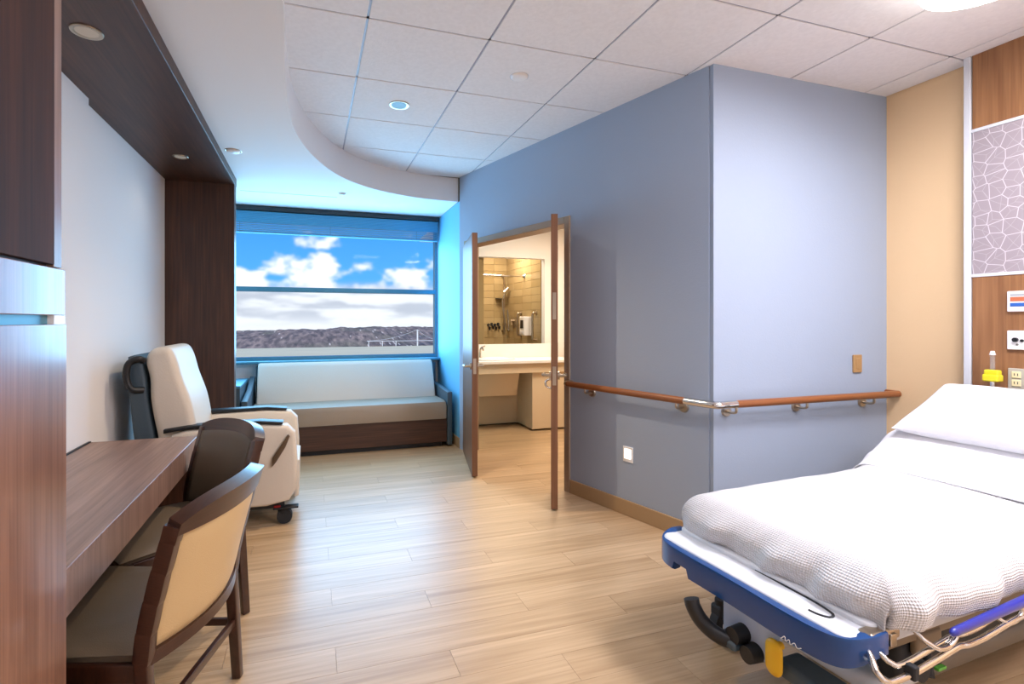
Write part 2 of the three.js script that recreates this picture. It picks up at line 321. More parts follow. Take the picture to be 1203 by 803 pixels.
// ---- tiled ceiling on a tee grid
{
  const ce = structGroup('ceiling', [0, 0, 0], 0, 'white lay-in tile ceiling on a grey grid');
  const gx = (k) => -0.3542 + 0.61 * k, gd = (k) => 1.8263 + 0.61 * k, gap = 0.0055;
  const cache = {};
  for (let i = 0; i < 7; i++) for (let j = -6; j < 5; j++) {
    const x0 = gx(i), x1 = Math.min(gx(i + 1), 3.5), d0 = Math.max(gd(j), BACK), d1 = gd(j + 1);
    if (d0 > 2.6 && x0 > 2.123 - (d0 - 2.3) * 0.28 + 0.15) continue;
    const w = x1 - x0, d = d1 - d0, key = w.toFixed(3) + d.toFixed(3);
    cache[key] ??= uvm(box(gap, w - gap, 0, 0.02, gap, d - gap, 0.003));
    const o = mesh('ceiling_tile', cache[key], M.tile); o.position.set(x0, CEIL, -d0); ce.add(o);
  }
  const bars = []; for (let i = 0; i <= 6; i++) bars.push([gx(i), 0]); for (let j = -5; j <= 5; j++) bars.push([gd(j), 1]);
  for (const [c, k] of bars) part(ce, 'grid_bar', k ? box(-0.36, 3.5, CEIL + 0.006, CEIL + 0.03, c - 0.012, c + 0.012) : box(c - 0.012, c + 0.012, CEIL + 0.006, CEIL + 0.03, BACK, 4.88), M.tee);
}
// ---- dropped soffit with the curved edge
{
  const edge = [[-0.098, BACK], [-0.098, 1.2], [-0.100, 2.05], [-0.113, 2.40], [-0.122, 2.75], [-0.115, 3.14], [-0.08, 3.48], [0.028, 3.90], [0.233, 4.34], [0.55, 4.666], [0.982, 4.86], [1.41, 4.905]];
  const c = new THREE.SplineCurve(edge.slice(1).map(([x, d]) => new THREE.Vector2(x, d))).getPoints(70).map((v) => [v.x, v.y]);
  const g = slab([edge[0], ...c, [1.414, 5.80], [-1.11, 5.80], [-1.11, BACK]], SOFFIT, CEIL + 0.004);
  struct('ceiling_soffit', uvm(toCreasedNormals(g, 0.5)), M.soffit, 'white dropped soffit with a sweeping curved edge');
  struct('trim_1', uvm(box(-0.62, 0.24, SOFFIT - 0.002, SOFFIT + 0.004, 5.085, 5.092)), M.tee, 'thin reveal line across the soffit');
}

// ---- window
{
  const w = structGroup('window_1', [0.215, 0.845, 5.83], 0, 'wide two-light window with teal metal frame');
  wpart(w, 'frame', join(box(-0.98, 1.41, 0.845, 0.885, 5.80, 5.90), box(-0.98, 1.41, 2.38, 2.42, 5.80, 5.90), box(-0.98, -0.94, 0.885, 2.38, 5.80, 5.90), box(1.385, 1.41, 0.885, 2.38, 5.80, 5.90)), M.aluTeal);
  wpart(w, 'transom', box(-0.94, 1.385, 1.583, 1.632, 5.79, 5.90, 0.006), M.aluTeal);
  wpart(w, 'window_sill', box(-1.10, 1.414, 0.825, 0.85, 5.66, 5.80, 0.006), M.aluTeal);
  wpart(w, 'pane', box(-0.945, 1.387, 0.88, 1.59, 5.858, 5.862), M.glass); wpart(w, 'pane', box(-0.945, 1.387, 1.625, 2.385, 5.858, 5.862), M.glass);
}
{
  const b = thing('window_blind', 'raised blue slatted blind bunched under a dark track at the window head', 'blind', [0.23, 2.2, 5.72]);
  wpart(b, 'head_rail', box(-1.0, 1.40, 2.415, 2.462, 5.68, 5.78, 0.006), M.darkTrack, 'dark head rail');
  wpart(b, 'stacked_slats', join(...Array.from({ length: 9 }, (_, i) => box(-0.99, 1.395, 2.29 + i * 0.0135, 2.301 + i * 0.0135, 5.70, 5.755, 0.004))), M.blindBlue);
  for (let i = 0; i < 5; i++) wpart(b, 'slat', box(-0.99, 1.395, 2.205 + i * 0.017, 2.2085 + i * 0.017, 5.705, 5.75), M.blindBlue);
  wpart(b, 'bottom_rail', box(-0.99, 1.395, 2.185, 2.197, 5.70, 5.755, 0.004), M.blindBlue);
  for (const x of [-0.7, 0.2, 1.15]) wpart(b, 'lift_cord', rod(P(x, 2.19, 5.728), P(x, 2.42, 5.728), 0.0015), M.darkTrack);
}

// ================================================================ OUTSIDE: river, wooded far shore, bridge
{
  const wy = EYE - 150;
  const tex = dataTex(256, 256, (u, v) => { const n = fbm(u * 12, v * 24, 12, 24, 201, 4); return mix3([206, 196, 160], [232, 222, 186], n); });
  const riv = mesh('river', new THREE.PlaneGeometry(9000, 3100, 1, 1).rotateX(-Math.PI / 2).translate(600, wy, -(1700)), phy({ map: rep(tex, 6, 10), roughness: 0.9 }));
  riv.userData = { kind: 'structure', label: 'pale grey river beyond the window' }; scene.add(riv);
  // ridges: crest height by direction
  const hillTex = dataTex(1024, 512, (u, v) => {
    const n = fbm(u * 220, v * 12, 220, 12, 231, 4), b = fbm(u * 30, v * 4, 30, 4, 241, 3), s = hash2(Math.floor(u * 1024 / 2), Math.floor(v * 512 / 26), 7);
    let c = mix3([78, 70, 70], [172, 150, 136], clamp(n * 1.5 - 0.25)); c = mix3(c, [104, 110, 84], clamp((b - 0.5) * 2.4) * 0.5);
    if (s > 0.975 && b > 0.42) c = [214, 202, 190]; return c;
  });
  const hillM = std({ map: hillTex, roughness: 1 });
  const ridge = (name, label, dNear, dFar, x0, x1, crest, k, off) => {
    const g = sheet((s, t) => {
      const x = lerp(x0, x1, s), d = lerp(dNear, dFar, t), prof = Math.sin(Math.min(1, t * 1.35) * Math.PI / 2) * (t > 0.8 ? 1 - (t - 0.8) * 2.5 : 1);
      const n = fbm(s * 90, t * 12 + off, 4096, 4096, k, 4), c = crest(x / d);
      return new THREE.Vector3(x, wy - 1 + Math.max(0, (c * 0.86 + 24 * (n - 0.42) * step(0, 0.3, t)) * prof), -d);
    }, 220, 24);
    const o = mesh(name, g, hillM); o.userData = { kind: 'structure', label }; scene.add(o);
  };
  // crest is given as height above the river; angle below the eye = (150 - h) / d
  ridge('hill_shore', 'brown wooded hillside with scattered houses on the far bank', 3000, 4300, -1500, 2600, (a) => 74 + 26 * step(-0.14, -0.02, a) + 14 * step(0.02, 0.06, a) * step(0.18, 0.1, a) - 62 * step(0.13, 0.2, a), 251, 0);
  ridge('hill_ridge', 'hazy brown ridge behind the wooded far bank', 4400, 5600, -1700, 3400, (a) => 62 + 40 * step(0.02, 0.12, a) - 6 * step(0.16, 0.3, a), 261, 7);
  // bridge
  const bM = std({ color: 0xc9d2da, roughness: 0.7 });
  const bx = 612, bd = 3020, dk = wy + 22;
  const br = thing('suspension_bridge', 'distant pale suspension bridge with one tower crossing the river', 'bridge', [bx, wy, bd]);
  const L = (x, y, z) => new THREE.Vector3(x, y, z);
  part(br, 'deck', lbox(-300, 240, 30, 32, -6, 6), bM);
  part(br, 'tower', join(lbox(-2.5, 2.5, 0, 98, -9, -3), lbox(-2.5, 2.5, 0, 98, 3, 9), lbox(-2, 2, 88, 92, -9, 9), lbox(-2, 2, 26, 30, -9, 9)), bM);
  const cab = (x0, y0, x1, y1, sag) => tube(Array.from({ length: 9 }, (_, i) => { const t = i / 8; return L(lerp(x0, x1, t), lerp(y0, y1, t) - sag * 4 * t * (1 - t), 0); }), 0.7, 24, 5);
  part(br, 'cable', cab(0, 98, -300, 33, 16), bM); part(br, 'cable', cab(0, 98, 240, 80, 52), bM);
  for (const x of [-290, -210, -130]) part(br, 'pier', lbox(x - 1.5, x + 1.5, 0, 30, -5, 5), bM);
}

// ================================================================ JOINERY ON THE LEFT
{
  const p = structGroup('trim_3', [-0.855, 0, 4.65], 0, 'dark walnut alcove surround with deep soffit and full-height end post');
  wpart(p, 'soffit_panel', uvm(box(-1.11, -0.60, 2.40, SOFFIT, 0.62, 4.70, 0.003)), M.walnutH);
  wpart(p, 'post', uvm(box(-1.11, -0.603, 0, 2.40, 4.60, 4.70, 0.003)), M.walnut);
}
{
  const c = thing('tall_cabinet', 'tall walnut wardrobe cabinet with finger groove beside the desk', 'cabinet', [-0.85, 0, 1.05]);
  wpart(c, 'carcass', uvm(box(-1.088, -0.585, 0.0, 2.40, 0.60, 1.46)), M.walnut);
  wpart(c, 'lower_door', uvm(box(-0.583, -0.56, 0.02, 1.262, 0.62, 1.462, 0.002)), M.glossWood);
  wpart(c, 'groove_liner', uvm(box(-0.583, -0.575, 1.262, 1.283, 0.62, 1.405)), M.aluTeal, 'blue recessed finger groove');
  wpart(c, 'end_block', uvm(box(-0.583, -0.562, 1.262, 1.283, 1.405, 1.46)), M.plate, 'pale end block closing the groove');
  wpart(c, 'middle_panel', uvm(box(-0.583, -0.562, 1.283, 1.392, 0.62, 1.46, 0.002)), M.glossWood);
  wpart(c, 'upper_door', uvm(box(-0.583, -0.565, 1.40, 2.39, 0.62, 1.415, 0.002)), M.walnutMatt, 'dark upper door');
  wpart(c, 'edge_strip', uvm(box(-0.583, -0.568, 1.395, 2.39, 1.418, 1.458, 0.002)), M.desk);
}
{
  const d = thing('desk', 'long walnut wall desk with thick front edge between cabinet and recliner', 'desk', [-0.82, 0, 2.25]);
  wpart(d, 'worktop', uvm(box(-1.074, -0.578, 0.635, 0.655, 1.464, 3.045, 0.003)), M.desk);
  wpart(d, 'apron', uvm(box(-0.602, -0.580, 0.53, 0.635, 1.464, 3.045, 0.002)), M.desk);
  wpart(d, 'end_panel', uvm(box(-1.074, -0.602, 0, 0.635, 3.005, 3.045, 0.002)), M.walnut);
  wpart(d, 'back_panel', uvm(box(-1.074, -1.055, 0, 0.635, 1.464, 3.005)), M.walnut);
  wpart(d, 'wall_cleat', uvm(box(-1.074, -1.062, 0.655, 0.66, 1.464, 3.045)), M.black);
}

// ---- two upholstered chairs
function makeChair(label, [x, d], turn) {
  const t = thing('side_chair', label, 'chair', [x, 0, d], turn, 'wood framed chairs at the desk');
  // own axes: x across, +z behind the chair; origin between the rear feet
  const V = (a, b, c) => new THREE.Vector3(a, b, c);
  const lean = (y) => y < 0.40 ? lerp(0.0, -0.025, y / 0.40) : -0.025 + 0.095 * Math.pow((y - 0.40) / 0.375, 1.25);
  const hw = 0.245;
  for (const s of [-1, 1]) {
    part(t, 'rear_leg', join(bar(V(s * hw, 0, 0), V(s * hw, 0.40, lean(0.40)), 0.026, 0.026, 0.032, 0.042)), M.mahogany);
    const pts = [0.385, 0.46, 0.54, 0.62, 0.70, 0.735];
    part(t, 'back_post', join(...pts.slice(1).map((y, i) => bar(V(s * hw, pts[i] - 0.004, lean(pts[i])), V(s * hw, y + 0.004, lean(y)), 0.032, 0.042, 0.032, 0.042))), M.mahogany);
    part(t, 'front_leg', bar(V(s * (hw - 0.005), 0, -0.455), V(s * (hw - 0.005), 0.375, -0.445), 0.024, 0.024, 0.036, 0.036), M.mahogany);
    part(t, 'side_rail', bar(V(s * (hw - 0.006), 0.352, -0.43), V(s * (hw - 0.006), 0.352, -0.03), 0.022, 0.05), M.mahogany);
    part(t, 'side_stretcher', bar(V(s * (hw - 0.004), 0.20, -0.44), V(s * (hw - 0.002), 0.20, -0.012), 0.016, 0.024), M.mahogany);
  }
  part(t, 'front_rail', bar(V(-hw, 0.352, -0.445), V(hw, 0.352, -0.445), 0.022, 0.05), M.mahogany);
  part(t, 'rear_stretcher', bar(V(-hw, 0.20, -0.012), V(hw, 0.20, -0.012), 0.018, 0.026), M.mahogany);
  // curved back: bow towards the back in the middle
  const bow = (s) => 0.055 * (1 - s * s);
  const shell = (y0, y1, h, thick, z0, sag = 0, puff = 0, dip = 0) => sheet((u, v) => { const s = lerp(-1, 1, u), y = lerp(y0, y1, v) + sag * (1 - s * s) * v - dip * Math.pow(Math.abs(s), 5) * v, e = Math.min(1, 9 * Math.min(u, 1 - u)) * Math.min(1, 6 * Math.min(v, 1 - v)); return V(s * h, y, lean(y) + bow(s) + z0 + puff * Math.sqrt(e)); }, 22, 10, thick);
  part(t, 'top_rail', uvm(toCreasedNormals(shell(0.715, 0.768, hw + 0.016, 0.044, 0.022, 0.016, 0, 0.022), 0.9), true), M.mahogany);
  part(t, 'bottom_rail', uvm(toCreasedNormals(shell(0.372, 0.405, hw, 0.036, 0.018), 0.9), true), M.mahogany);
  part(t, 'outer_back_panel', shell(0.40, 0.722, hw - 0.014, 0.012, 0.008, 0.012, 0.012), M.vinylTan, 'tan vinyl outer back');
  part(t, 'inner_back_panel', shell(0.40, 0.722, hw - 0.014, 0.022, -0.002, 0.012, 0), M.vinylTaupe, 'dark taupe vinyl inner back');
  // seat cushion, crowned
  const seat = sheet((u, v) => { const s = lerp(-1, 1, u), e = Math.min(u, 1 - u) * Math.min(v, 1 - v); const c = 0.024 * Math.pow(Math.min(1, e * 14), 0.5); const w = lerp(0.255, 0.235, v); return V(s * w, 0.395 + c, lerp(-0.475, -0.02, v)); }, 20, 20);
  const seatSide = lbox(-0.236, 0.236, 0.368, 0.397, -0.473, -0.022, 0.012);
  const sd = seat.clone(); { const p = sd.attributes.position; for (let i = 0; i < p.count; i++) p.setY(i, Math.min(p.getY(i), 0.42)); }
  seat.index.array.reverse(); seat.computeVertexNormals();
  part(t, 'seat', join(seat, seatSide), M.vinylSeat);
  return t;
}
makeChair('nearer desk chair turned to show its tan vinyl back panel beside the tall cabinet', [-0.321, 1.747], 73 * Math.PI / 180);
makeChair('desk chair showing its dark taupe inner back, next to the recliner', [-0.4125, 2.606], 125 * Math.PI / 180);

// ---- recliner
{
  const r = thing('medical_recliner', 'cream vinyl medical recliner on black casters by the white wall', 'recliner', [-0.5, 0, 3.68]);
  const d0 = 3.36, d1 = 4.00;
  // side profile shapes, x towards the room
  const arm = [[-0.80, 0.14], [-0.80, 0.52], [-0.78, 0.60], [-0.70, 0.622], [-0.30, 0.632], [-0.14, 0.618], [-0.095, 0.57], [-0.082, 0.40], [-0.086, 0.22], [-0.13, 0.15], [-0.26, 0.125]];
  wpart(r, 'near_side', uvm(prism(arm, d0, d0 + 0.105, 0.022)), M.vinylCream);
  wpart(r, 'far_side', uvm(prism(arm, d1 - 0.105, d1, 0.022)), M.vinylCream);
  for (const d of [d0 + 0.005, d1 - 0.10]) wpart(r, 'arm_pad', prism([[-0.82, 0.612], [-0.70, 0.628], [-0.30, 0.638], [-0.17, 0.626], [-0.165, 0.64], [-0.30, 0.655], [-0.70, 0.648], [-0.82, 0.634]], d, d + 0.095, 0.005), M.black, 'black arm pad');
  wpart(r, 'seat_cushion', uvm(prism([[-0.72, 0.36], [-0.12, 0.36], [-0.10, 0.40], [-0.11, 0.455], [-0.16, 0.475], [-0.72, 0.45]], d0 + 0.107, d1 - 0.107, 0.02)), M.vinylCream);
  wpart(r, 'footrest', uvm(prism([[-0.105, 0.13], [-0.075, 0.14], [-0.072, 0.37], [-0.105, 0.38]], d0 + 0.115, d1 - 0.115, 0.012)), M.vinylCream);
  // backrest with a bolstered headrest
  const back = [[-0.66, 0.42], [-0.63, 0.47], [-0.655, 0.62], [-0.685, 0.78], [-0.735, 0.93], [-0.765, 1.045], [-0.80, 1.108], [-0.86, 1.115], [-0.905, 1.09], [-0.925, 1.03], [-0.905, 0.93], [-0.90, 0.80], [-0.87, 0.62], [-0.82, 0.42]];
  const bk = wpart(r, 'backrest', uvm(prism(back, d0 + 0.045, d1 - 0.045, 0.045, true, 5)), M.vinylCream);
  const shell = [[-0.835, 0.30], [-0.885, 0.60], [-0.915, 0.80], [-0.925, 0.93], [-0.945, 1.03], [-0.985, 1.07], [-1.015, 1.06], [-1.015, 0.90], [-0.99, 0.62], [-0.95, 0.30]];
  wpart(r, 'back_shell', prism(shell, d0 + 0.06, d1 - 0.06, 0.015), M.slate, 'dark slate back shell');
  wpart(r, 'push_handle', tube([P(-0.93, 1.035, d0 + 0.062), P(-0.955, 1.05, d0 + 0.035), P(-1.0, 1.02, d0 + 0.025), P(-1.01, 0.94, d0 + 0.025), P(-0.985, 0.875, d0 + 0.03), P(-0.935, 0.865, d0 + 0.062)], 0.019, 28, 10), M.black, 'black push handle');
  wpart(r, 'release_lever', prism([[-0.23, 0.37], [-0.205, 0.40], [-0.15, 0.49], [-0.125, 0.555], [-0.135, 0.565], [-0.165, 0.52], [-0.225, 0.43]], d0 - 0.022, d0 - 0.002, 0.005), M.brownLever, 'brown release lever');
  wpart(r, 'under_frame', join(box(-0.78, -0.16, 0.105, 0.15, d0 + 0.03, d0 + 0.07), box(-0.78, -0.16, 0.105, 0.15, d1 - 0.07, d1 - 0.03), box(-0.45, -0.41, 0.105, 0.15, d0 + 0.07, d1 - 0.07)), M.black);
  for (const [x, d] of [[-0.17, d0 + 0.05], [-0.17, d1 - 0.05], [-0.74, d0 + 0.05], [-0.74, d1 - 0.05]]) {
    const c = wpart(r, 'caster', join(at3(new THREE.CylinderGeometry(0.046, 0.046, 0.018, 22), x + 0.012, 0.046, -d - 0.015, Math.PI / 2), at3(new THREE.CylinderGeometry(0.046, 0.046, 0.018, 22), x + 0.012, 0.046, -d + 0.015, Math.PI / 2), rod(P(x, 0.05, d), P(x, 0.13, d), 0.012), at3(new THREE.SphereGeometry(0.03, 14, 10), x, 0.082, -d)), M.rubber);
    if (d < 3.6 && x > -0.5) { part(c, 'brake_pedal', at3(lbox(-0.055, 0.095, -0.006, 0.006, -0.03, 0.03, 0.005), x, 0.105, -d + 0.02), M.black); part(c, 'brake_tab', at3(lbox(-0.05, -0.01, 0.006, 0.014, -0.02, 0.02, 0.003), x, 0.105, -d + 0.02), M.red, 'red brake tab'); c.children.forEach((k) => { const g = k.geometry; g.translate(0.5, 0, 3.68); }); }
  }
}

// ---- sofa under the window
{
  const s = thing('sofa_bench', 'long built-in sofa with cream back and taupe seat under the window', 'sofa', [0.4, 0, 5.3]);
  wpart(s, 'plinth', box(-0.50, 1.27, 0, 0.05, 5.02, 5.60), M.black);
  wpart(s, 'base', uvm(box(-0.54, 1.31, 0.05, 0.285, 4.97, 5.62, 0.004), true), M.sofaDark, 'dark walnut base');
  wpart(s, 'seat_cushion', uvm(prism([[0, 0], [0.62, 0], [0.62, 0.165], [0.10, 0.178], [0.03, 0.165], [0.0, 0.12]].map(([a, b]) => [a, b]), 0, 1.84, 0.018).rotateY(Math.PI / 2).translate(1.306, 0.287, -4.95)), M.sofaSeat);
  wpart(s, 'back_cushion', uvm(prism([[0.42, 0.455], [0.46, 0.445], [0.56, 0.445], [0.70, 0.83], [0.62, 0.84], [0.57, 0.80]], 0, 1.80, 0.02).rotateY(Math.PI / 2).translate(1.29, 0, -4.95)), M.vinylCream);
  wpart(s, 'back_frame', box(-0.54, 1.36, 0.28, 0.80, 5.665, 5.74, 0.01), M.slate);
  wpart(s, 'arm', join(prism([[0, 0.02], [0.70, 0.02], [0.70, 0.585], [0.0, 0.55]], 0, 0.052, 0.008).rotateY(Math.PI / 2).translate(1.365, 0, -4.96)), M.slate);
  wpart(s, 'arm', join(prism([[0, 0.02], [0.70, 0.02], [0.70, 0.70], [0.40, 0.60], [0.0, 0.545]], 0, 0.052, 0.008).rotateY(Math.PI / 2).translate(-0.545, 0, -4.96)), M.slate);
}
{
  const t = thing('corner_ledge', 'dark blue-grey boxed ledge between the sofa and the walnut post', 'ledge', [-0.78, 0, 5.35]);
  wpart(t, 'cabinet_body', box(-1.09, -0.61, 0, 0.66, 5.0, 5.65, 0.004), M.slate);
  wpart(t, 'top', box(-1.10, -0.605, 0.66, 0.685, 4.98, 5.65, 0.005), M.aluTeal, 'blue ledge top');
}

// ================================================================ DOORWAY
{
  const f = structGroup('trim_2', [E0[0], 0, E0[1]], BTURN, 'tan metal door frame');
  part(f, 'jamb', lbox(0.095, 0.15, 0, 2.05, -0.13, 0.012, 0.004), M.frameTan); part(f, 'jamb', lbox(1.495, 1.552, 0, 2.05, -0.13, 0.012, 0.004), M.frameTan);
  part(f, 'head', lbox(0.15, 1.495, 1.995, 2.05, -0.13, 0.012, 0.004), M.frameTan);
}
function lever(side) {           // own axes: rose on z = 0, lever towards -x
  const s = side;
  return join(at3(new THREE.CylinderGeometry(0.028, 0.028, 0.012, 24), 0, 0, s * 0.006, Math.PI / 2), rod(new THREE.Vector3(0, 0, 0), new THREE.Vector3(0, 0, s * 0.055), 0.011), tube([[0.004, 0.05], [-0.03, 0.056], [-0.085, 0.055], [-0.115, 0.046]].map(([x, z]) => new THREE.Vector3(x, 0, s * z)), 0.0095, 16, 10));
}
function leaf(name, label, hinge, free, dy0, dy1, flip) {   // leaf between two plan points, own x from hinge to free edge
  const len = Math.hypot(free[0] - hinge[0], free[1] - hinge[1]);
  const o = structGroup(name, [hinge[0], 0, hinge[1]], Math.atan2(free[1] - hinge[1], free[0] - hinge[0]), label);
  part(o, 'leaf', uvm(lbox(0, len, dy0, dy1, -0.0225, 0.0225, 0.002)), M.doorWood);
  const hs = part(o, 'lever_handle', at3(lever(1), len - 0.06, 0.90, 0.0225), M.nickel, 'satin metal lever handle'); part(o, 'lever_handle', at3(lever(-1), len - 0.06, 0.90, -0.0225), M.nickel, 'satin metal lever handle');
  part(o, 'lock_plate', lbox(len - 0.0004, len + 0.0016, 0.84, 0.965, -0.012, 0.012), M.nickel); part(o, 'latch_bolt', lbox(len + 0.001, len + 0.011, 0.895, 0.912, -0.006, 0.006, 0.002), M.nickel);
  return [o, len];
}
{
  const h1 = bw(0.15, 0.03), [a, l1] = leaf('door_1', 'wide walnut door leaf ajar beside the window bay', h1, [1.262, 3.905], 0.012, 1.985);
  for (const y of [0.22, 0.98, 1.72]) part(a, 'hinge', join(lbox(-0.03, 0.002, y, y + 0.115, -0.003, 0.003), rod(new THREE.Vector3(-0.006, y, -0.03), new THREE.Vector3(-0.006, y + 0.115, -0.03), 0.008)), M.hinge, 'dark steel butt hinge');
  const [b, l2] = leaf('door_2', 'narrow walnut door leaf standing open edge-on beside the handrail', [1.738, 3.432], [1.547, 3.058], 0.012, 1.985);
  for (const y of [0.22, 0.98, 1.72]) part(b, 'hinge', join(lbox(-0.062, 0.0, y, y + 0.125, -0.020, -0.014), rod(new THREE.Vector3(-0.062, y, -0.016), new THREE.Vector3(-0.062, y + 0.125, -0.016), 0.009), rod(new THREE.Vector3(-0.03, y, -0.014), new THREE.Vector3(-0.03, y + 0.125, -0.014), 0.007)), M.hinge, 'steel swing-clear hinge');
  part(b, 'flush_bolt_plate', lbox(l2 - 0.0004, l2 + 0.0018, 1.28, 1.46, -0.012, 0.012), M.nickel, 'long metal flush bolt plate');
  part(b, 'pull_ring', at3(new THREE.TorusGeometry(0.03, 0.007, 10, 24), l2 - 0.05, 0.845, 0.03, 0, Math.PI / 2), M.chrome, 'chrome pull');
}
// ---- night light and switch plate
{
  const n = thing('night_light', 'small glowing wall night light low on the blue-grey wall', 'night light', [...(() => { const [x, d] = bw(2.086, 0.0); return [x, 0.35, d]; })()], BTURN);
  part(n, 'plate', lbox(-0.04, 0.04, 0, 0.10, 0, 0.008, 0.003), M.plate);
  part(n, 'lens', lbox(-0.026, 0.026, 0.022, 0.085, 0.006, 0.014, 0.004), std({ color: 0xffffff, emissive: 0xfff6ea, emissiveIntensity: 1.6, roughness: 0.4 }), 'glowing white lens');
  const l = new THREE.RectAreaLight(0xfff2e0, 2.0, 0.05, 0.06); l.position.set(0, 0.054, 0.018); l.rotation.y = Math.PI; n.add(l);
}
{
  const s = thing('switch_plate', 'tan wall plate above the handrail near the beige wall', 'switch', [3.232, 0.95, 2.27]);
  part(s, 'plate', lbox(-0.036, 0.036, 0, 0.11, -0.005, 0.006, 0.003), M.tanPlate); part(s, 'insert', lbox(-0.017, 0.017, 0.022, 0.088, 0.004, 0.009, 0.002), M.tanPlate);
}
// ---- handrail round the corner
{
  const h = thing('handrail', 'wooden handrail on metal brackets wrapping round the blue-grey corner', 'handrail', [C0[0], 0.76, C0[1]]);
  const off = 0.075, y = 0.815, p0 = bw(1.60, off), p1 = bw(BWL - 0.10, off), q0 = [C0[0] + 0.03, 2.275 - off], q1 = [3.485, 2.275 - off];
  const oval = (g) => g;
  wpart(h, 'rail', rod(P(p0[0], y, p0[1]), P(p1[0], y, p1[1]), 0.021, 0.021, 18), M.railWood);
  wpart(h, 'rail', rod(P(q0[0] + 0.06, y, q0[1]), P(q1[0], y, q1[1]), 0.021, 0.021, 18), M.railWood);
  const cn = bw(BWL, off);
  wpart(h, 'corner_elbow', tube([P(p1[0], y, p1[1]), P(lerp(p1[0], cn[0], 0.55), y, lerp(p1[1], cn[1], 0.55)), P(C0[0] - 0.045, y, 2.275 - off + 0.005), P(q0[0] + 0.0, y, q0[1]), P(q0[0] + 0.06, y, q0[1])], 0.0212, 28, 16), M.chrome, 'polished metal corner elbow');
  wpart(h, 'end_cap', tube([P(p0[0], y, p0[1]), P(...(() => { const a = bw(1.575, off - 0.012); return [a[0], y, a[1]]; })()), P(...(() => { const a = bw(1.566, 0.03); return [a[0], y, a[1]]; })()), P(...(() => { const a = bw(1.566, 0.0); return [a[0], y, a[1]]; })())], 0.0205, 16, 14), M.nickel);
  wpart(h, 'end_cap', tube([P(q1[0], y, q1[1]), P(3.496, y, q1[1] + 0.03), P(3.496, y, 2.275)], 0.0195, 14, 14), M.railWood);
  const bracket = (pt) => { const w = pt(0), a = pt(0.05), b = pt(off); return join(rod(P(w[0], y - 0.05, w[1]), P(...[pt(0.012)[0], y - 0.05, pt(0.012)[1]]), 0.032, 0.028, 22), tube([P(w[0], y - 0.05, w[1]), P(a[0], y - 0.052, a[1]), P(b[0], y - 0.042, b[1]), P(b[0], y - 0.012, b[1])], 0.0075, 16, 10)); };
  for (const s of [1.772, 2.49]) wpart(h, 'bracket', bracket((z) => bw(s, z)), M.nickel, 'satin metal wall bracket');
  for (const x of [2.215, 2.73, 3.275]) wpart(h, 'bracket', bracket((z) => [x, 2.275 - z]), M.nickel, 'satin metal wall bracket');
}

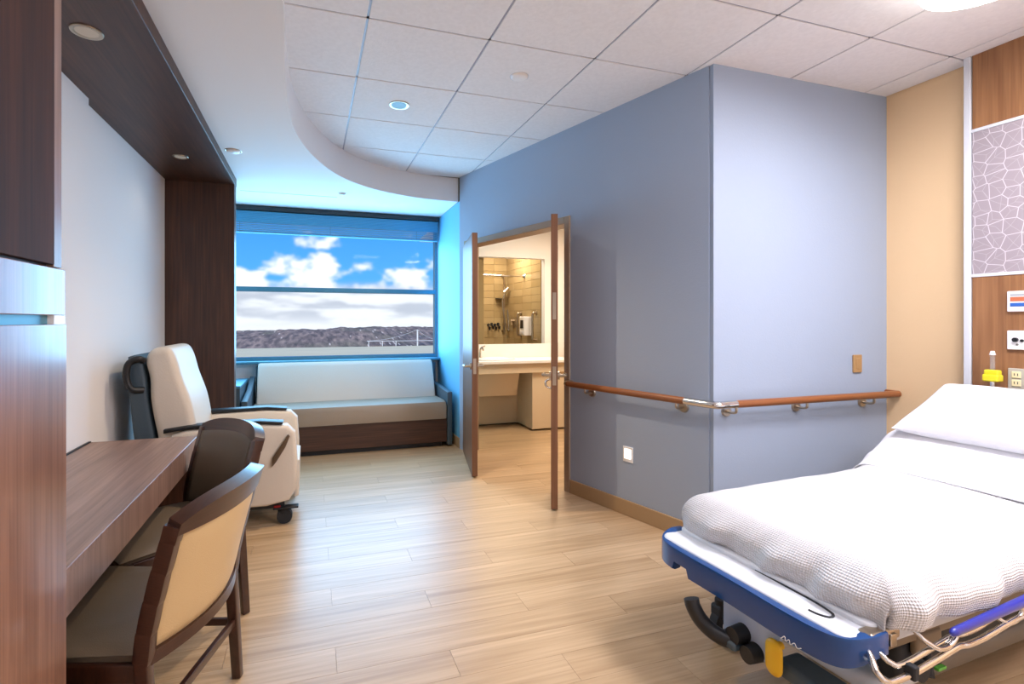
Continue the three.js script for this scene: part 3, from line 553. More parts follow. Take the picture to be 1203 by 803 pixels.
// ================================================================ HEADWALL BEHIND THE BED
{
  const hx = 3.40, d1 = 1.786, d0 = 0.10;
  const pat = (() => {
    const c = document.createElement('canvas'); c.width = 1024; c.height = 1024; const g = c.getContext('2d'); g.fillStyle = '#9f9499'; g.fillRect(0, 0, 1024, 1024);
    const r = rng(77), n = 8, cell = 1024 / n, pts = []; for (let i = 0; i < n; i++) for (let j = 0; j < n; j++) pts.push([(i + 0.15 + 0.7 * r()) * cell, (j + 0.15 + 0.7 * r()) * cell]);
    const all = []; for (const [x, y] of pts) for (let a = -1; a <= 1; a++) for (let b = -1; b <= 1; b++) all.push([x + a * 1024, y + b * 1024]);
    // cell borders of a Voronoi pattern with spokes, drawn as pale lines
    for (const [x, y] of all) {
      if (x < -150 || y < -150 || x > 1174 || y > 1174) continue;
      let poly = [[-400, -400], [400, -400], [400, 400], [-400, 400]];
      for (const [u, v] of all) { const dx = u - x, dy = v - y, L = dx * dx + dy * dy; if (!L || L > 160000) continue; const out = []; for (let k = 0; k < poly.length; k++) { const p = poly[k], q = poly[(k + 1) % poly.length], sp = p[0] * dx + p[1] * dy - L / 2, sq = q[0] * dx + q[1] * dy - L / 2; if (sp <= 0) out.push(p); if ((sp < 0) !== (sq < 0)) { const t = sp / (sp - sq); out.push([lerp(p[0], q[0], t), lerp(p[1], q[1], t)]); } } poly = out; }
      g.strokeStyle = '#d2cad0'; g.lineWidth = 6; g.beginPath(); poly.forEach(([a, b], k) => k ? g.lineTo(x + a, y + b) : g.moveTo(x + a, y + b)); g.closePath(); g.stroke();
      g.strokeStyle = '#b9afb4'; g.lineWidth = 3; for (let k = 0; k < poly.length; k += 2) { g.beginPath(); g.moveTo(x, y); g.lineTo(x + poly[k][0], y + poly[k][1]); g.stroke(); }
    }
    const t = new THREE.CanvasTexture(c); t.wrapS = t.wrapT = THREE.RepeatWrapping; t.colorSpace = THREE.SRGBColorSpace; return t;
  })();
  pat.repeat.set(1.9, 1.9);
  const h = thing('headwall', 'bedside headwall of oak panels with a lilac geometric patterned band', 'headwall', [3.45, 0, 0.95]);
  wpart(h, 'backing', uvm(box(3.42, 3.478, 0, CEIL, d0, d1)), M.plate);
  wpart(h, 'edge_trim', box(hx - 0.006, 3.478, 0, CEIL, d1, d1 + 0.032, 0.004), M.plastic, 'white vertical edge trim');
  wpart(h, 'upper_panel', uvm(box(hx, 3.42, 2.302, CEIL, d0, d1 - 0.004, 0.002)), M.head, 'oak upper panel');
  wpart(h, 'trim_strip', box(hx - 0.004, 3.42, 2.285, 2.302, d0, d1, 0.002), M.plastic);
  wpart(h, 'patterned_panel', uvm(box(hx, 3.42, 1.522, 2.285, d0, d1 - 0.004, 0.002)), std({ map: pat, roughness: 0.7 }), 'lilac panel with pale geometric lines');
  wpart(h, 'trim_strip', box(hx - 0.004, 3.42, 1.505, 1.522, d0, d1, 0.002), M.plastic);
  wpart(h, 'lower_panel', uvm(box(hx, 3.42, 0.855, 1.505, d0, d1 - 0.004, 0.002)), M.head, 'oak lower panel');
  wpart(h, 'trim_strip', box(hx - 0.004, 3.42, 0.84, 0.855, d0, d1, 0.002), M.plastic);
  wpart(h, 'base_panel', uvm(box(hx, 3.42, 0, 0.84, d0, d1 - 0.004, 0.002)), M.plate);
  // service plates
  const face = (name, label, y0, y1, w = 0.13) => thing(name, label, 'wall plate', [hx, y0, 1.632 - w / 2]);
  const gas = face('gas_outlet_plate', 'white headwall plate printed with orange and blue bands', 1.317, 1.421);
  part(gas, 'plate', lbox(-0.014, 0, 0, 0.104, -0.065, 0.065, 0.004), M.plate);
  part(gas, 'orange_band', lbox(-0.0152, -0.013, 0.052, 0.074, -0.052, 0.05), std({ color: 0xc9704a, roughness: 0.5 })); part(gas, 'blue_band', lbox(-0.0152, -0.013, 0.026, 0.044, -0.052, 0.05), std({ color: 0x2f62b4, roughness: 0.5 })); part(gas, 'grey_band', lbox(-0.0152, -0.013, 0.078, 0.09, -0.052, 0.05), std({ color: 0xaeb4b8, roughness: 0.5 }));
  const con = face('connector_plate', 'white headwall plate with a black round connector', 1.125, 1.221);
  part(con, 'plate', lbox(-0.014, 0, 0, 0.096, -0.065, 0.065, 0.004), M.plate); part(con, 'connector', join(rod(new THREE.Vector3(-0.012, 0.05, -0.03), new THREE.Vector3(-0.026, 0.05, -0.03), 0.011), rod(new THREE.Vector3(-0.012, 0.046, -0.006), new THREE.Vector3(-0.02, 0.046, -0.006), 0.007)), M.black, 'black connector'); part(con, 'button', rod(new THREE.Vector3(-0.012, 0.026, -0.024), new THREE.Vector3(-0.017, 0.026, -0.024), 0.005), M.steel);
  const out = face('power_outlet', 'cream duplex power outlet in a grey plate by the yellow flowmeter', 0.925, 1.03, 0.125);
  part(out, 'plate', lbox(-0.008, 0, 0, 0.105, -0.0625, 0.0625, 0.004), std({ color: 0xb8b2a4, roughness: 0.4 }));
  for (const y of [0.014, 0.056]) for (const z of [-0.028, 0.026]) { const s = part(out, 'socket', lbox(-0.012, -0.006, y, y + 0.034, z - 0.018, z + 0.018, 0.004), std({ color: 0xeee2b4, roughness: 0.4 }), 'cream socket'); part(s, 'slot', join(lbox(-0.0128, -0.0118, y + 0.012, y + 0.024, z - 0.008, z - 0.005), lbox(-0.0128, -0.0118, y + 0.012, y + 0.024, z + 0.005, z + 0.008)), M.black); }
  const fm = thing('oxygen_flowmeter', 'yellow oxygen flowmeter with clear tube on the oak headwall', 'flowmeter', [hx - 0.001, 0.86, 1.668]);
  part(fm, 'wall_stem', rod(new THREE.Vector3(0, 0.115, 0), new THREE.Vector3(-0.05, 0.115, 0), 0.011), M.steel);
  part(fm, 'body', join(lbox(-0.08, -0.03, 0.098, 0.135, -0.033, 0.033, 0.008), lbox(-0.072, -0.036, 0.130, 0.158, -0.03, 0.03, 0.008)), M.lime, 'bright yellow valve body');
  part(fm, 'flow_tube', rod(new THREE.Vector3(-0.055, 0.155, 0), new THREE.Vector3(-0.055, 0.235, 0), 0.010), M.clear, 'clear flow tube'); part(fm, 'top_cap', rod(new THREE.Vector3(-0.055, 0.235, 0), new THREE.Vector3(-0.055, 0.255, 0), 0.013, 0.008), M.plate);
  part(fm, 'outlet_stem', join(rod(new THREE.Vector3(-0.055, 0.0, 0), new THREE.Vector3(-0.055, 0.10, 0), 0.012, 0.009), rod(new THREE.Vector3(-0.055, 0.03, 0), new THREE.Vector3(-0.055, 0.06, 0), 0.016)), M.chrome);
}

// ================================================================ BED (stretcher)
const BED = [1.318, 0, 1.321], BTILT = 3 * Math.PI / 180;   // own x towards the head, own z towards the camera, origin below the middle of the foot end
{
  const V = (x, y, z) => new THREE.Vector3(x, y, z);
  const b = thing('hospital_stretcher', 'wheeled hospital stretcher with blue bumper and chrome side rails', 'stretcher', BED, BTILT);
  const hw = 0.375;
  // blue bumper: rounded bar round the foot end, section swept along a U
  {
    const path = [[0.13, hw - 0.010], [0.09, hw - 0.008], [0.03, hw - 0.03], [0.0, hw - 0.075], [-0.006, 0.0], [0.0, -hw + 0.075], [0.03, -hw + 0.03], [0.09, -hw + 0.008], [0.13, -hw + 0.010]];
    const c = new THREE.CatmullRomCurve3(path.map(([x, z]) => V(x, 0, z)), false, 'centripetal');
    const sec = [[0.0, 0.0], [0.022, 0.004], [0.026, 0.012], [0.026, 0.07], [0.02, 0.084], [0.008, 0.088], [-0.012, 0.086], [-0.014, 0.078], [-0.014, 0.006]];
    const n = 90, pos = [], idx = [], m = sec.length; const up = V(0, 1, 0);
    for (let i = 0; i <= n; i++) {
      const q = c.getPointAt(i / n), t = c.getTangentAt(i / n), o = t.clone().cross(up);  // outwards
      const notch = Math.abs(q.z + hw - 0.16) < 0.035 && q.x < 0.03 ? 0.03 : 0; const foot = step(0.1, 0.0, q.x), drop = -0.004;
      for (const [a, y] of sec) { const yy = (y < 0.03 ? y + notch : y) * lerp(0.72, 1, foot) + lerp(0.035, 0, foot); pos.push(q.x - o.x * 0 + o.x * a * 1, 0.345 + yy + drop, q.z + o.z * a); }
    }
    for (let i = 0; i < n; i++) for (let k = 0; k < m; k++) { const a = i * m + k, d = i * m + (k + 1) % m; idx.push(a, a + m, d, d, a + m, d + m); }
    for (let k = 1; k < m - 1; k++) { idx.push(0, k, k + 1); idx.push(n * m, n * m + k + 1, n * m + k); }
    const g = new THREE.BufferGeometry(); g.setAttribute('position', new THREE.Float32BufferAttribute(pos, 3)); g.setIndex(idx); g.computeVertexNormals();
    part(b, 'bumper', toCreasedNormals(g, 0.8), M.blue, 'glossy blue foot bumper');
  }
  // pale tray inside the bumper
  const plan = (pts, y0, y1, bev) => { const s = new THREE.Shape(pts.map(([x, z]) => new THREE.Vector2(x, z))); const g = new THREE.ExtrudeGeometry(s, { depth: y1 - y0 - 2 * bev, bevelEnabled: bev > 0, bevelThickness: bev, bevelSize: bev, bevelOffset: -bev, bevelSegments: 3 }); g.rotateX(Math.PI / 2); return flat(toCreasedNormals(g.translate(0, y1 - bev, 0), 0.6)); };
  part(b, 'foot_tray', plan(rrect(0.004, 0.62, -hw + 0.014, hw - 0.014, 0.05), 0.385, 0.434, 0.012), M.plastic, 'white plastic foot tray');
  part(b, 'tray_inlay', tube([[0.112, -0.26], [0.105, -0.05], [0.10, 0.10], [0.097, 0.20], [0.085, 0.262], [0.06, 0.272], [0.044, 0.25], [0.04, 0.225]].map(([x, z]) => V(x, 0.4345, z)), 0.004, 60, 6), M.rubber, 'dark curved inlay line');
  // deck under the mattress: flat section and raised back section
  part(b, 'deck', plan(rrect(0.10, 1.20, -hw + 0.02, hw - 0.02, 0.03), 0.42, 0.448, 0.006), M.plastic);
  part(b, 'back_section', bar(V(1.19, 0.437, 0), V(2.0, 0.437 + 0.81 * Math.tan(0.42), 0), 2 * hw - 0.05, 0.028), M.plastic);
  part(b, 'main_frame', join(bar(V(0.2, 0.34, -0.22), V(1.98, 0.34, -0.22), 0.05, 0.07), bar(V(0.2, 0.34, 0.22), V(1.98, 0.34, 0.22), 0.05, 0.07), bar(V(0.25, 0.34, -0.22), V(0.25, 0.34, 0.22), 0.05, 0.06), bar(V(1.9, 0.34, -0.22), V(1.9, 0.34, 0.22), 0.05, 0.06), bar(V(0.3, 0.375, 0), V(1.2, 0.40, 0), 0.3, 0.03)), M.steel);
  for (const x of [0.55, 1.55]) part(b, 'lift_column', join(rod(V(x, 0.16, 0), V(x, 0.26, 0), 0.075, 0.075, 24), rod(V(x, 0.25, 0), V(x, 0.36, 0), 0.055, 0.055, 24)), M.steel);
  part(b, 'base_shroud', plan(rrect(0.30, 0.60, -0.20, 0.25, 0.08), 0.11, 0.17, 0.025), M.plastic, 'white base cover');
  part(b, 'base_chassis', plan(rrect(0.56, 1.90, -0.20, 0.24, 0.08), 0.10, 0.165, 0.02), std({ color: 0x6e6457, roughness: 0.55 }), 'brown-grey base chassis');
  for (const x of [0.24, 1.86]) for (const z of [-0.28, 0.28]) { const c = part(b, 'caster', join(at3(new THREE.CylinderGeometry(0.07, 0.07, 0.035, 28), x + 0.03, 0.07, z, Math.PI / 2), rod(V(x, 0.08, z), V(x, 0.17, z), 0.02), lbox(x - 0.025, x + 0.045, 0.10, 0.15, z - 0.028, z + 0.028, 0.012)), M.rubber, 'grey-black caster'); part(c, 'wheel_hub', at3(new THREE.CylinderGeometry(0.035, 0.035, 0.04, 20), x + 0.03, 0.07, z, Math.PI / 2), M.plastic); }
  // foot-end controls: black steering pedal, pale plate, yellow release
  part(b, 'control_plate', lbox(0.03, 0.045, 0.20, 0.375, -0.07, 0.14, 0.004), std({ color: 0xb9c9e2, roughness: 0.4 }), 'pale blue control plate');
  for (const z of [-0.05, 0.07]) part(b, 'plate_bracket', bar(V(0.04, 0.33, z), V(0.27, 0.345, z), 0.05, 0.03), M.steel);
  part(b, 'steer_lever', tube([V(-0.075, 0.322, -0.105), V(-0.074, 0.30, -0.098), V(-0.06, 0.262, -0.08), V(-0.04, 0.235, -0.05), V(-0.012, 0.222, -0.015), V(0.036, 0.228, 0.02)], 0.025, 40, 14), M.black, 'curved black steer lever');
  part(b, 'lever_boss', join(rod(V(0.04, 0.25, 0.012), V(-0.02, 0.25, 0.012), 0.03, 0.026, 20), rod(V(0.04, 0.215, 0.06), V(-0.012, 0.215, 0.06), 0.03, 0.026, 20)), M.black, 'black pivot boss');
  part(b, 'boss_collar', lbox(-0.03, 0.034, 0.205, 0.232, -0.055, 0.03, 0.01), M.slate);
  part(b, 'yellow_release', join(at3(new THREE.CapsuleGeometry(0.028, 0.055, 8, 20).scale(0.42, 1, 1), 0.005, 0.255, 0.142), rod(V(0.035, 0.285, 0.142), V(0.0, 0.285, 0.142), 0.012)), M.yellow, 'yellow release pedal');
  part(b, 'under_cover', lbox(0.02, 0.12, 0.195, 0.245, 0.13, 0.33, 0.015), M.slate);
  // script mark on the bumper
  part(b, 'script_mark', tube([[0, 0], [0.012, 0.014], [0.016, 0.002], [0.026, 0.012], [0.03, 0.0], [0.042, 0.012], [0.05, 0.002], [0.062, 0.009]].map(([a, y]) => V(-0.0345, 0.352 + y * 0.9, 0.195 + a)), 0.0012, 50, 5), M.plate, 'small white script mark');
  // folded side rail on the camera side: chrome tubes with a blue top bar
  const z0 = hw + 0.03;
  const ch = (pts, r = 0.011) => tube(pts.map((p) => V(...p)), r, 60, 10, false, 0.3);
  const za = z0 + 0.018, zb = z0 + 0.004;
  part(b, 'rail_tube', ch([[0.085, 0.408, z0 - 0.06], [0.05, 0.392, z0 - 0.02], [0.034, 0.37, z0 + 0.004], [0.055, 0.353, za], [0.146, 0.352, za], [0.25, 0.364, za], [0.35, 0.378, za], [0.395, 0.372, za], [0.47, 0.374, za], [0.60, 0.39, za], [0.69, 0.396, za], [1.2, 0.40, za]], 0.0085), M.chrome, 'bent chrome rail tube');
  part(b, 'rail_tube', ch([[0.10, 0.408, z0 - 0.06], [0.095, 0.385, z0 - 0.015], [0.12, 0.371, zb], [0.25, 0.384, zb], [0.35, 0.398, zb], [0.395, 0.392, zb], [0.47, 0.394, zb], [0.60, 0.41, zb], [1.2, 0.42, zb]], 0.0075), M.chrome, 'bent chrome rail tube');
  for (const x of [0.235, 0.56]) part(b, 'rail_hoop', ch([[x - 0.01, 0.435, z0 - 0.03], [x, 0.41, z0], [x + 0.03, 0.39, za], [x + 0.075, 0.388, za], [x + 0.105, 0.405, za], [x + 0.108, 0.428, za]], 0.0065), M.chrome, 'chrome rail hoop');
  part(b, 'tube_clamp', at3(lbox(-0.011, 0.011, -0.014, 0.024, -0.014, 0.014, 0.005), 0.146, 0.354, za), M.rubber, 'black tube clamp');
  part(b, 'rail_top_bar', (() => { const g = new THREE.CapsuleGeometry(0.5, 24, 8, 18); const p = g.attributes.position; for (let i = 0; i < p.count; i++) { const t = (p.getY(i) + 12.5) / 25, w = lerp(0.55, 1, step(0, 0.14, t)); p.setXYZ(i, t * 1.0, p.getX(i) * 0.042 * w + 0.048 * t, p.getZ(i) * 0.034 * w); } g.computeVertexNormals(); return flat(g.translate(0.30, 0.428, z0 + 0.026)); })(), M.railBlue, 'bright blue side rail top bar');
  part(b, 'latch_block', join(lbox(0.07, 0.19, 0.408, 0.44, hw - 0.04, hw + 0.0, 0.008), lbox(0.14, 0.165, 0.395, 0.43, hw - 0.012, hw + 0.006, 0.004)), M.nickel);
  part(b, 'side_apron', join(lbox(0.20, 1.3, 0.34, 0.41, hw - 0.06, hw - 0.045, 0.004), lbox(0.34, 0.46, 0.29, 0.36, hw - 0.065, hw - 0.04, 0.012)), std({ color: 0x7a6a56, roughness: 0.5 }), 'brownish frame apron');
  part(b, 'gear_housing', join(lbox(0.30, 0.52, 0.20, 0.33, 0.24, 0.31, 0.02), rod(V(0.36, 0.25, 0.30), V(0.36, 0.25, 0.34), 0.035, 0.03), rod(V(0.44, 0.29, 0.3), V(0.40, 0.22, 0.33), 0.014)), M.rubber);
  part(b, 'green_tab', lbox(0.46, 0.50, 0.215, 0.225, 0.31, 0.325, 0.003), std({ color: 0x62b846, roughness: 0.5 }), 'green tab');
}
// mattress, blanket, sheet and pillow (same axes as the stretcher)
const MT = (x) => { const k = step(1.02, 1.38, x); return 0.0 + (x > 1.02 ? (k * 0.5 + 0.5 * clamp((x - 1.02) / 0.36)) * 0.0 + Math.max(0, (x - 1.14)) * 0.447 * step(1.05, 1.40, x) : 0); };
{
  const V = (x, y, z) => new THREE.Vector3(x, y, z), hw = 0.37, th = 0.115, mw = 0.335;
  // mattress body: swept rounded section
  const sec = rrect(-mw, mw, 0, th - 0.012, 0.03), n = 60, pos = [], idx = [], m = sec.length;
  for (let i = 0; i <= n; i++) { const e = i === 0 || i === n ? 0.93 : 1, x = lerp(0.205, 2.0, i / n), y = 0.449 + MT(x); for (const [a, h] of sec) pos.push(x, y + 0.004 + h * e, a * e); }
  for (let i = 0; i < n; i++) for (let k = 0; k < m; k++) { const a = i * m + k, d = i * m + (k + 1) % m; idx.push(a, a + m, d, d, a + m, d + m); }
  for (let k = 1; k < m - 1; k++) { idx.push(0, k, k + 1); idx.push(n * m, n * m + k + 1, n * m + k); }
  const g = new THREE.BufferGeometry(); g.setAttribute('position', new THREE.Float32BufferAttribute(pos, 3)); g.setIndex(idx.reverse()); g.computeVertexNormals();
  const mt = thing('mattress', 'white sheeted mattress raised at the head of the stretcher', 'mattress', BED, BTILT);
  part(mt, 'mattress_body', uvm(toCreasedNormals(g, 0.8)), M.linen);

  // blanket: sheet folded over the foot and both sides
  const bl = thing('waffle_blanket', 'white waffle weave blanket tucked over the foot of the stretcher', 'blanket', BED, BTILT);
  const r = 0.10, top = 0.449 + th + 0.014, W2 = hw + 0.032;
  const fold = (q, lim, drop) => { // q beyond lim folds down: returns [horizontal, drop]
    const a = Math.abs(q), s = Math.sign(q), flatTo = lim - r; if (a <= flatTo) return [q, 0]; const arc = (a - flatTo) / r; if (arc < Math.PI / 2) return [s * (flatTo + r * Math.sin(arc)), r * (1 - Math.cos(arc))]; return [s * lim, r + (a - flatTo - r * Math.PI / 2)];
  };
  const drop = 0.138, Q = W2 - r + r * Math.PI / 2 + (drop - r), x0 = 0.115, Plen = 1.47;
  const qr = rng(9);
  const f = (u, v) => {
    const p = lerp(-(drop - r) - r * Math.PI / 2, Plen, u), q = lerp(-Q, Q, v);
    let px, dp; if (p >= 0) { px = x0 + r + p; dp = 0; } else { const arc = -p / r; if (arc < Math.PI / 2) { px = x0 + r - r * Math.sin(arc); dp = r * (1 - Math.cos(arc)); } else { px = x0; dp = r + (-p - r * Math.PI / 2); } }
    let [z, dq] = fold(q, W2);
    const both = Math.hypot(dp, dq) < 1e-6 ? 0 : Math.max(dp, dq) + 0.18 * Math.min(dp, dq) * (1 - Math.max(dp, dq) / 0.2);
    // rounded corner in plan
    const corner = Math.min(dp, dq) / drop; px += 0.05 * corner; z -= Math.sign(z) * 0.05 * corner;
    let y = top - Math.min(both, drop + 0.006) + MT(px);
    // creases on the hanging sides and gentle waves on top
    const side = step(0.004, 0.085, Math.max(dp, dq)), e1 = fbm(px * 9 + 3, z * 9 + 7, 512, 512, 301, 3) - 0.5, e2 = fbm(px * 3.2 + 1, z * 3.2 + 4, 512, 512, 303, 2) - 0.5;
    const along = dp > dq ? z : px, wr = Math.sin(along * 27 + 9 * e2 + dp * 26 * (dp > dq ? 1 : 0)) * 0.011 + Math.sin(along * 61 + 14 * e2 + 30 * dp) * 0.004;
    const out = side * (wr + 0.014 * Math.sin(Math.PI * clamp(Math.max(dp, dq) / drop)) + e1 * 0.012);
    if (dp > dq) px -= out; else z += Math.sign(z) * out;
    y += (1 - side) * (e2 * 0.018 + e1 * 0.005) + side * e1 * 0.008 * (dp + dq > drop * 0.8 ? 2.2 : 0.4);
    return V(px, y, z);
  };
  const bg = sheet((u, v) => f(u, 1 - v), 170, 120, 0.006);
  { const uv = bg.attributes.uv; for (let i = 0; i < uv.count; i++) uv.setXY(i, uv.getX(i) * (Plen + 0.17) * 8.2, uv.getY(i) * 2 * Q * 8.2); }
  part(bl, 'blanket_cloth', bg, M.blanket);
  // turned-down sheet lying across the incline at the blanket's top edge
  const fs = thing('folded_sheet', 'white top sheet folded down below the pillow', 'sheet', BED, BTILT);
  part(fs, 'sheet_fold', uvm(toCreasedNormals(mergeVertices(sheet((u, v) => { const p = lerp(1.20, 1.66, u), q = lerp(Q * 0.97, -Q * 0.97, v), [z, dq] = fold(q, W2 + 0.008), e = fbm(p * 8, q * 6 + 9, 512, 512, 311, 3) - 0.5, lump = 0.010 * Math.exp(-Math.pow((p - 1.33 - 0.03 * Math.sin(q * 5)) / 0.022, 2)) + 0.012 * Math.exp(-Math.pow((p - 1.45) / 0.03, 2)); return V(p, top + 0.010 + MT(p) - dq + lump + e * 0.008, z); }, 70, 70, 0.005)), 0.9)), M.linen);

  // pillow: plump lens of cloth lying on the incline
  const pl = thing('pillow', 'white pillow at the raised head of the stretcher', 'pillow', [0, 0, 0]);
  const a0 = Math.atan(0.447), cx = 1.61, cy = top + MT(cx) + 0.046;
  const half = (sgn) => sheet((u, v) => {
    const s = lerp(-1, 1, u), t = lerp(-1, 1, v), edge = (1 - Math.pow(Math.abs(s), 3.2)) * (1 - Math.pow(Math.abs(t), 3.2)), pinch = 1 - 0.07 * (1 - Math.abs(s) ** 4 * 0) * (Math.pow(Math.abs(t), 2) * 0 + 0), e = fbm(s * 3 + 9, t * 3 + 5, 64, 64, 321, 3) - 0.5;
    const L = 0.235 * (1 - 0.06 * (1 - t * t)) , Wd = 0.335 * (1 - 0.05 * (1 - s * s));
    return V(s * L * pinch, sgn * (0.064 * Math.pow(Math.max(0, edge), 0.42) + 0.02 * e * edge) + (sgn < 0 ? 0.012 * (1 - edge) : 0.012 * (1 - edge)), t * Wd);
  }, 44, 44);
  const up = half(1), dn = half(-1); up.index.array.reverse(); for (const k of [up, dn]) k.computeVertexNormals();
  pl.position.set(BED[0], 0, -BED[2]); pl.rotation.y = BTILT;
  part(pl, 'pillow_case', at3(uvm(join(up, dn)), cx, cy, 0.0, 0, 0, a0), M.linen);
}

// ================================================================ BATHROOM BEYOND THE DOORWAY
{
  const BC = 2.44;
  struct('wall_bathroom', uvm(join(box(2.84, 3.5, 0, BC, 5.88, 5.98), box(1.53, 2.84, 2.06, BC, 5.88, 5.98), box(1.53, 2.84, 0, 0.80, 5.88, 5.98))), M.white);
  struct('ceiling_bathroom', uvm(slab([[1.47, 4.95], [1.62, 4.80], [2.24, 2.42], [3.5, 2.42], [3.5, 7.40], [1.53, 7.40]], BC, BC + 0.04)), M.white);
  struct('floor_shower', uvm(box(1.95, 2.95, -0.10, -0.004, 5.98, 7.4)), M.grout);
  struct('wall_shower', uvm(join(box(1.95, 2.96, 0, BC, 7.29, 7.40), box(2.88, 2.96, 0, BC, 5.98, 7.29), box(1.95, 2.05, 0, BC, 5.98, 7.29))), M.grout);
  // tiles on the two shower walls that show
  const sw = structGroup('wall_tiling', [2.05, 0, 7.29], 0, 'golden beige shower wall tiles'); const r = rng(21), tw = 0.305, tH = 0.1015;
  const gA = box(0.0015, tw - 0.0015, 0.0015, tH - 0.0015, -0.008, 0, 0.002), gB = box(0, 0.008, 0.0015, tH - 0.0015, 0.0015, tw - 0.0015, 0.002);
  const gAs = box(0.0015, 0.2135, 0.0015, tH - 0.0015, -0.008, 0, 0.002);
  for (let j = 7; j < 24; j++) {
    const y = j * tH; if (y + tH > BC) break;
    for (let i = 1; i < 3; i++) { const o = mesh('tile', i === 2 ? gAs : gA, M.bathTile[Math.floor(r() * 3)]); o.position.set(i * tw, y, 0); sw.add(o); }
    for (let i = 0; i < 4; i++) { const o = mesh('tile', gB, M.bathTile[Math.floor(r() * 3)]); o.position.set(0.822, y, i * tw + tw + 0.002); sw.add(o); }
  }
  // vanity
  const v = thing('vanity_counter', 'cream vanity with white basin top and open knee space', 'vanity', [2.2, 0, 5.6]);
  wpart(v, 'worktop', box(1.56, 3.0, 0.785, 0.82, 5.30, 5.858, 0.006), M.solid, 'white worktop');
  wpart(v, 'apron', box(1.56, 3.0, 0.675, 0.785, 5.33, 5.36, 0.004), M.laminate);
  wpart(v, 'backsplash', box(1.56, 2.90, 0.82, 0.985, 5.83, 5.858, 0.004), M.solid, 'white backsplash');
  wpart(v, 'knee_panel', uvm(prism([[0, 0.40], [0.02, 0.40], [-0.07, 0.665], [-0.09, 0.665]], 0, 0.72, 0.003).rotateY(Math.PI / 2).translate(2.30, 0, -5.52)), M.laminate);
  wpart(v, 'side_cabinet', uvm(box(2.43, 3.0, 0.02, 0.675, 5.36, 5.85, 0.004)), M.laminate);
  wpart(v, 'rear_panel', uvm(box(1.56, 2.43, 0.02, 0.675, 5.81, 5.85)), M.laminate);
  wpart(v, 'basin', (() => { const g = lathe([[0.02, -0.09], [0.12, -0.085], [0.17, -0.05], [0.19, 0.0], [0.205, 0.012], [0.215, 0.005], [0.2, -0.01]], 36); g.scale(1.25, 1, 0.95); return at3(g, 2.02, 0.822, -5.56); })(), M.porcelain, 'white basin');
  const fa = thing('faucet', 'small chrome faucet standing behind the basin', 'faucet', [1.93, 0.82, 5.76]);
  part(fa, 'spout', tube([[0, 0, 0], [0, 0.09, 0], [0, 0.125, 0.03], [0, 0.125, 0.09], [0, 0.105, 0.115]].map((p) => new THREE.Vector3(...p)), 0.012, 24, 10), M.nickel); part(fa, 'base_ring', rod(new THREE.Vector3(0, 0, 0), new THREE.Vector3(0, 0.015, 0), 0.025), M.nickel); part(fa, 'lever', rod(new THREE.Vector3(0, 0.12, 0), new THREE.Vector3(0.06, 0.15, 0), 0.008), M.nickel);
  // shower fittings
  const cr = thing('shower_curtain_rod', 'slim metal shower rod fixed to the tiled wall', 'rod', [2.55, 1.90, 6.60]);
  part(cr, 'rod', rod(new THREE.Vector3(-0.5, 0, 0), new THREE.Vector3(0.318, 0, 0), 0.0125), M.chrome); part(cr, 'flange', rod(new THREE.Vector3(0.30, 0, 0), new THREE.Vector3(0.322, 0, 0), 0.02, 0.034), M.chrome);
  const sh = thing('hand_shower', 'hand shower on a vertical slide bar in the tiled corner', 'shower', [2.80, 1.10, 7.23]);
  part(sh, 'slide_bar', join(rod(new THREE.Vector3(0, 0, 0.02), new THREE.Vector3(0, 0.88, 0.02), 0.013), rod(new THREE.Vector3(0, 0.03, 0.02), new THREE.Vector3(0, 0.03, -0.05), 0.014), rod(new THREE.Vector3(0, 0.85, 0.02), new THREE.Vector3(0, 0.85, -0.05), 0.014)), M.nickel);
  part(sh, 'shower_head', join(rod(new THREE.Vector3(-0.03, 0.60, 0.09), new THREE.Vector3(0.04, 0.66, 0.09), 0.034, 0.03, 20), rod(new THREE.Vector3(0, 0.62, 0.02), new THREE.Vector3(0, 0.63, 0.08), 0.02), rod(new THREE.Vector3(-0.01, 0.62, 0.09), new THREE.Vector3(-0.05, 0.48, 0.08), 0.013)), M.chrome, 'chrome shower head');
  part(sh, 'hose', tube([[-0.05, 0.48, 0.08], [-0.04, 0.30, 0.09], [0.0, 0.10, 0.10], [0.05, 0.02, 0.08], [0.06, 0.15, 0.04], [0.055, 0.34, 0.02]].map((p) => new THREE.Vector3(...p)), 0.009, 40, 8), M.steel);
  part(sh, 'soap_shelf', lbox(-0.12, -0.02, 0.50, 0.515, -0.05, 0.05, 0.004), M.hinge, 'dark soap shelf');
  const vt = thing('shower_valve', 'metal shower valve plate low on the tiled wall', 'valve', [2.872, 1.17, 6.98]);
  part(vt, 'plate', lbox(-0.008, 0, 0, 0.15, -0.055, 0.055, 0.003), M.nickel); part(vt, 'handle', join(rod(new THREE.Vector3(0, 0.10, 0), new THREE.Vector3(-0.06, 0.10, 0), 0.02), rod(new THREE.Vector3(-0.05, 0.10, 0), new THREE.Vector3(-0.05, 0.04, 0.03), 0.009)), M.nickel);
  const gb = (d, y0, y1, label, x = 2.872) => { const t = thing('grab_bar', label, 'grab bar', [x, y0, d], 0, 'grab bars in the shower'); part(t, 'bar', tube([[0, 0.02, 0], [-0.05, 0.02, 0], [-0.06, 0.05, 0], [-0.06, (y1 - y0) - 0.05, 0], [-0.05, (y1 - y0) - 0.02, 0], [0, (y1 - y0) - 0.02, 0]].map((p) => new THREE.Vector3(...p)), 0.014, 40, 10, false, 0.2), M.nickel); for (const y of [0.02, y1 - y0 - 0.02]) part(t, 'flange', rod(new THREE.Vector3(0, y, 0), new THREE.Vector3(-0.012, y, 0), 0.03), M.nickel); };
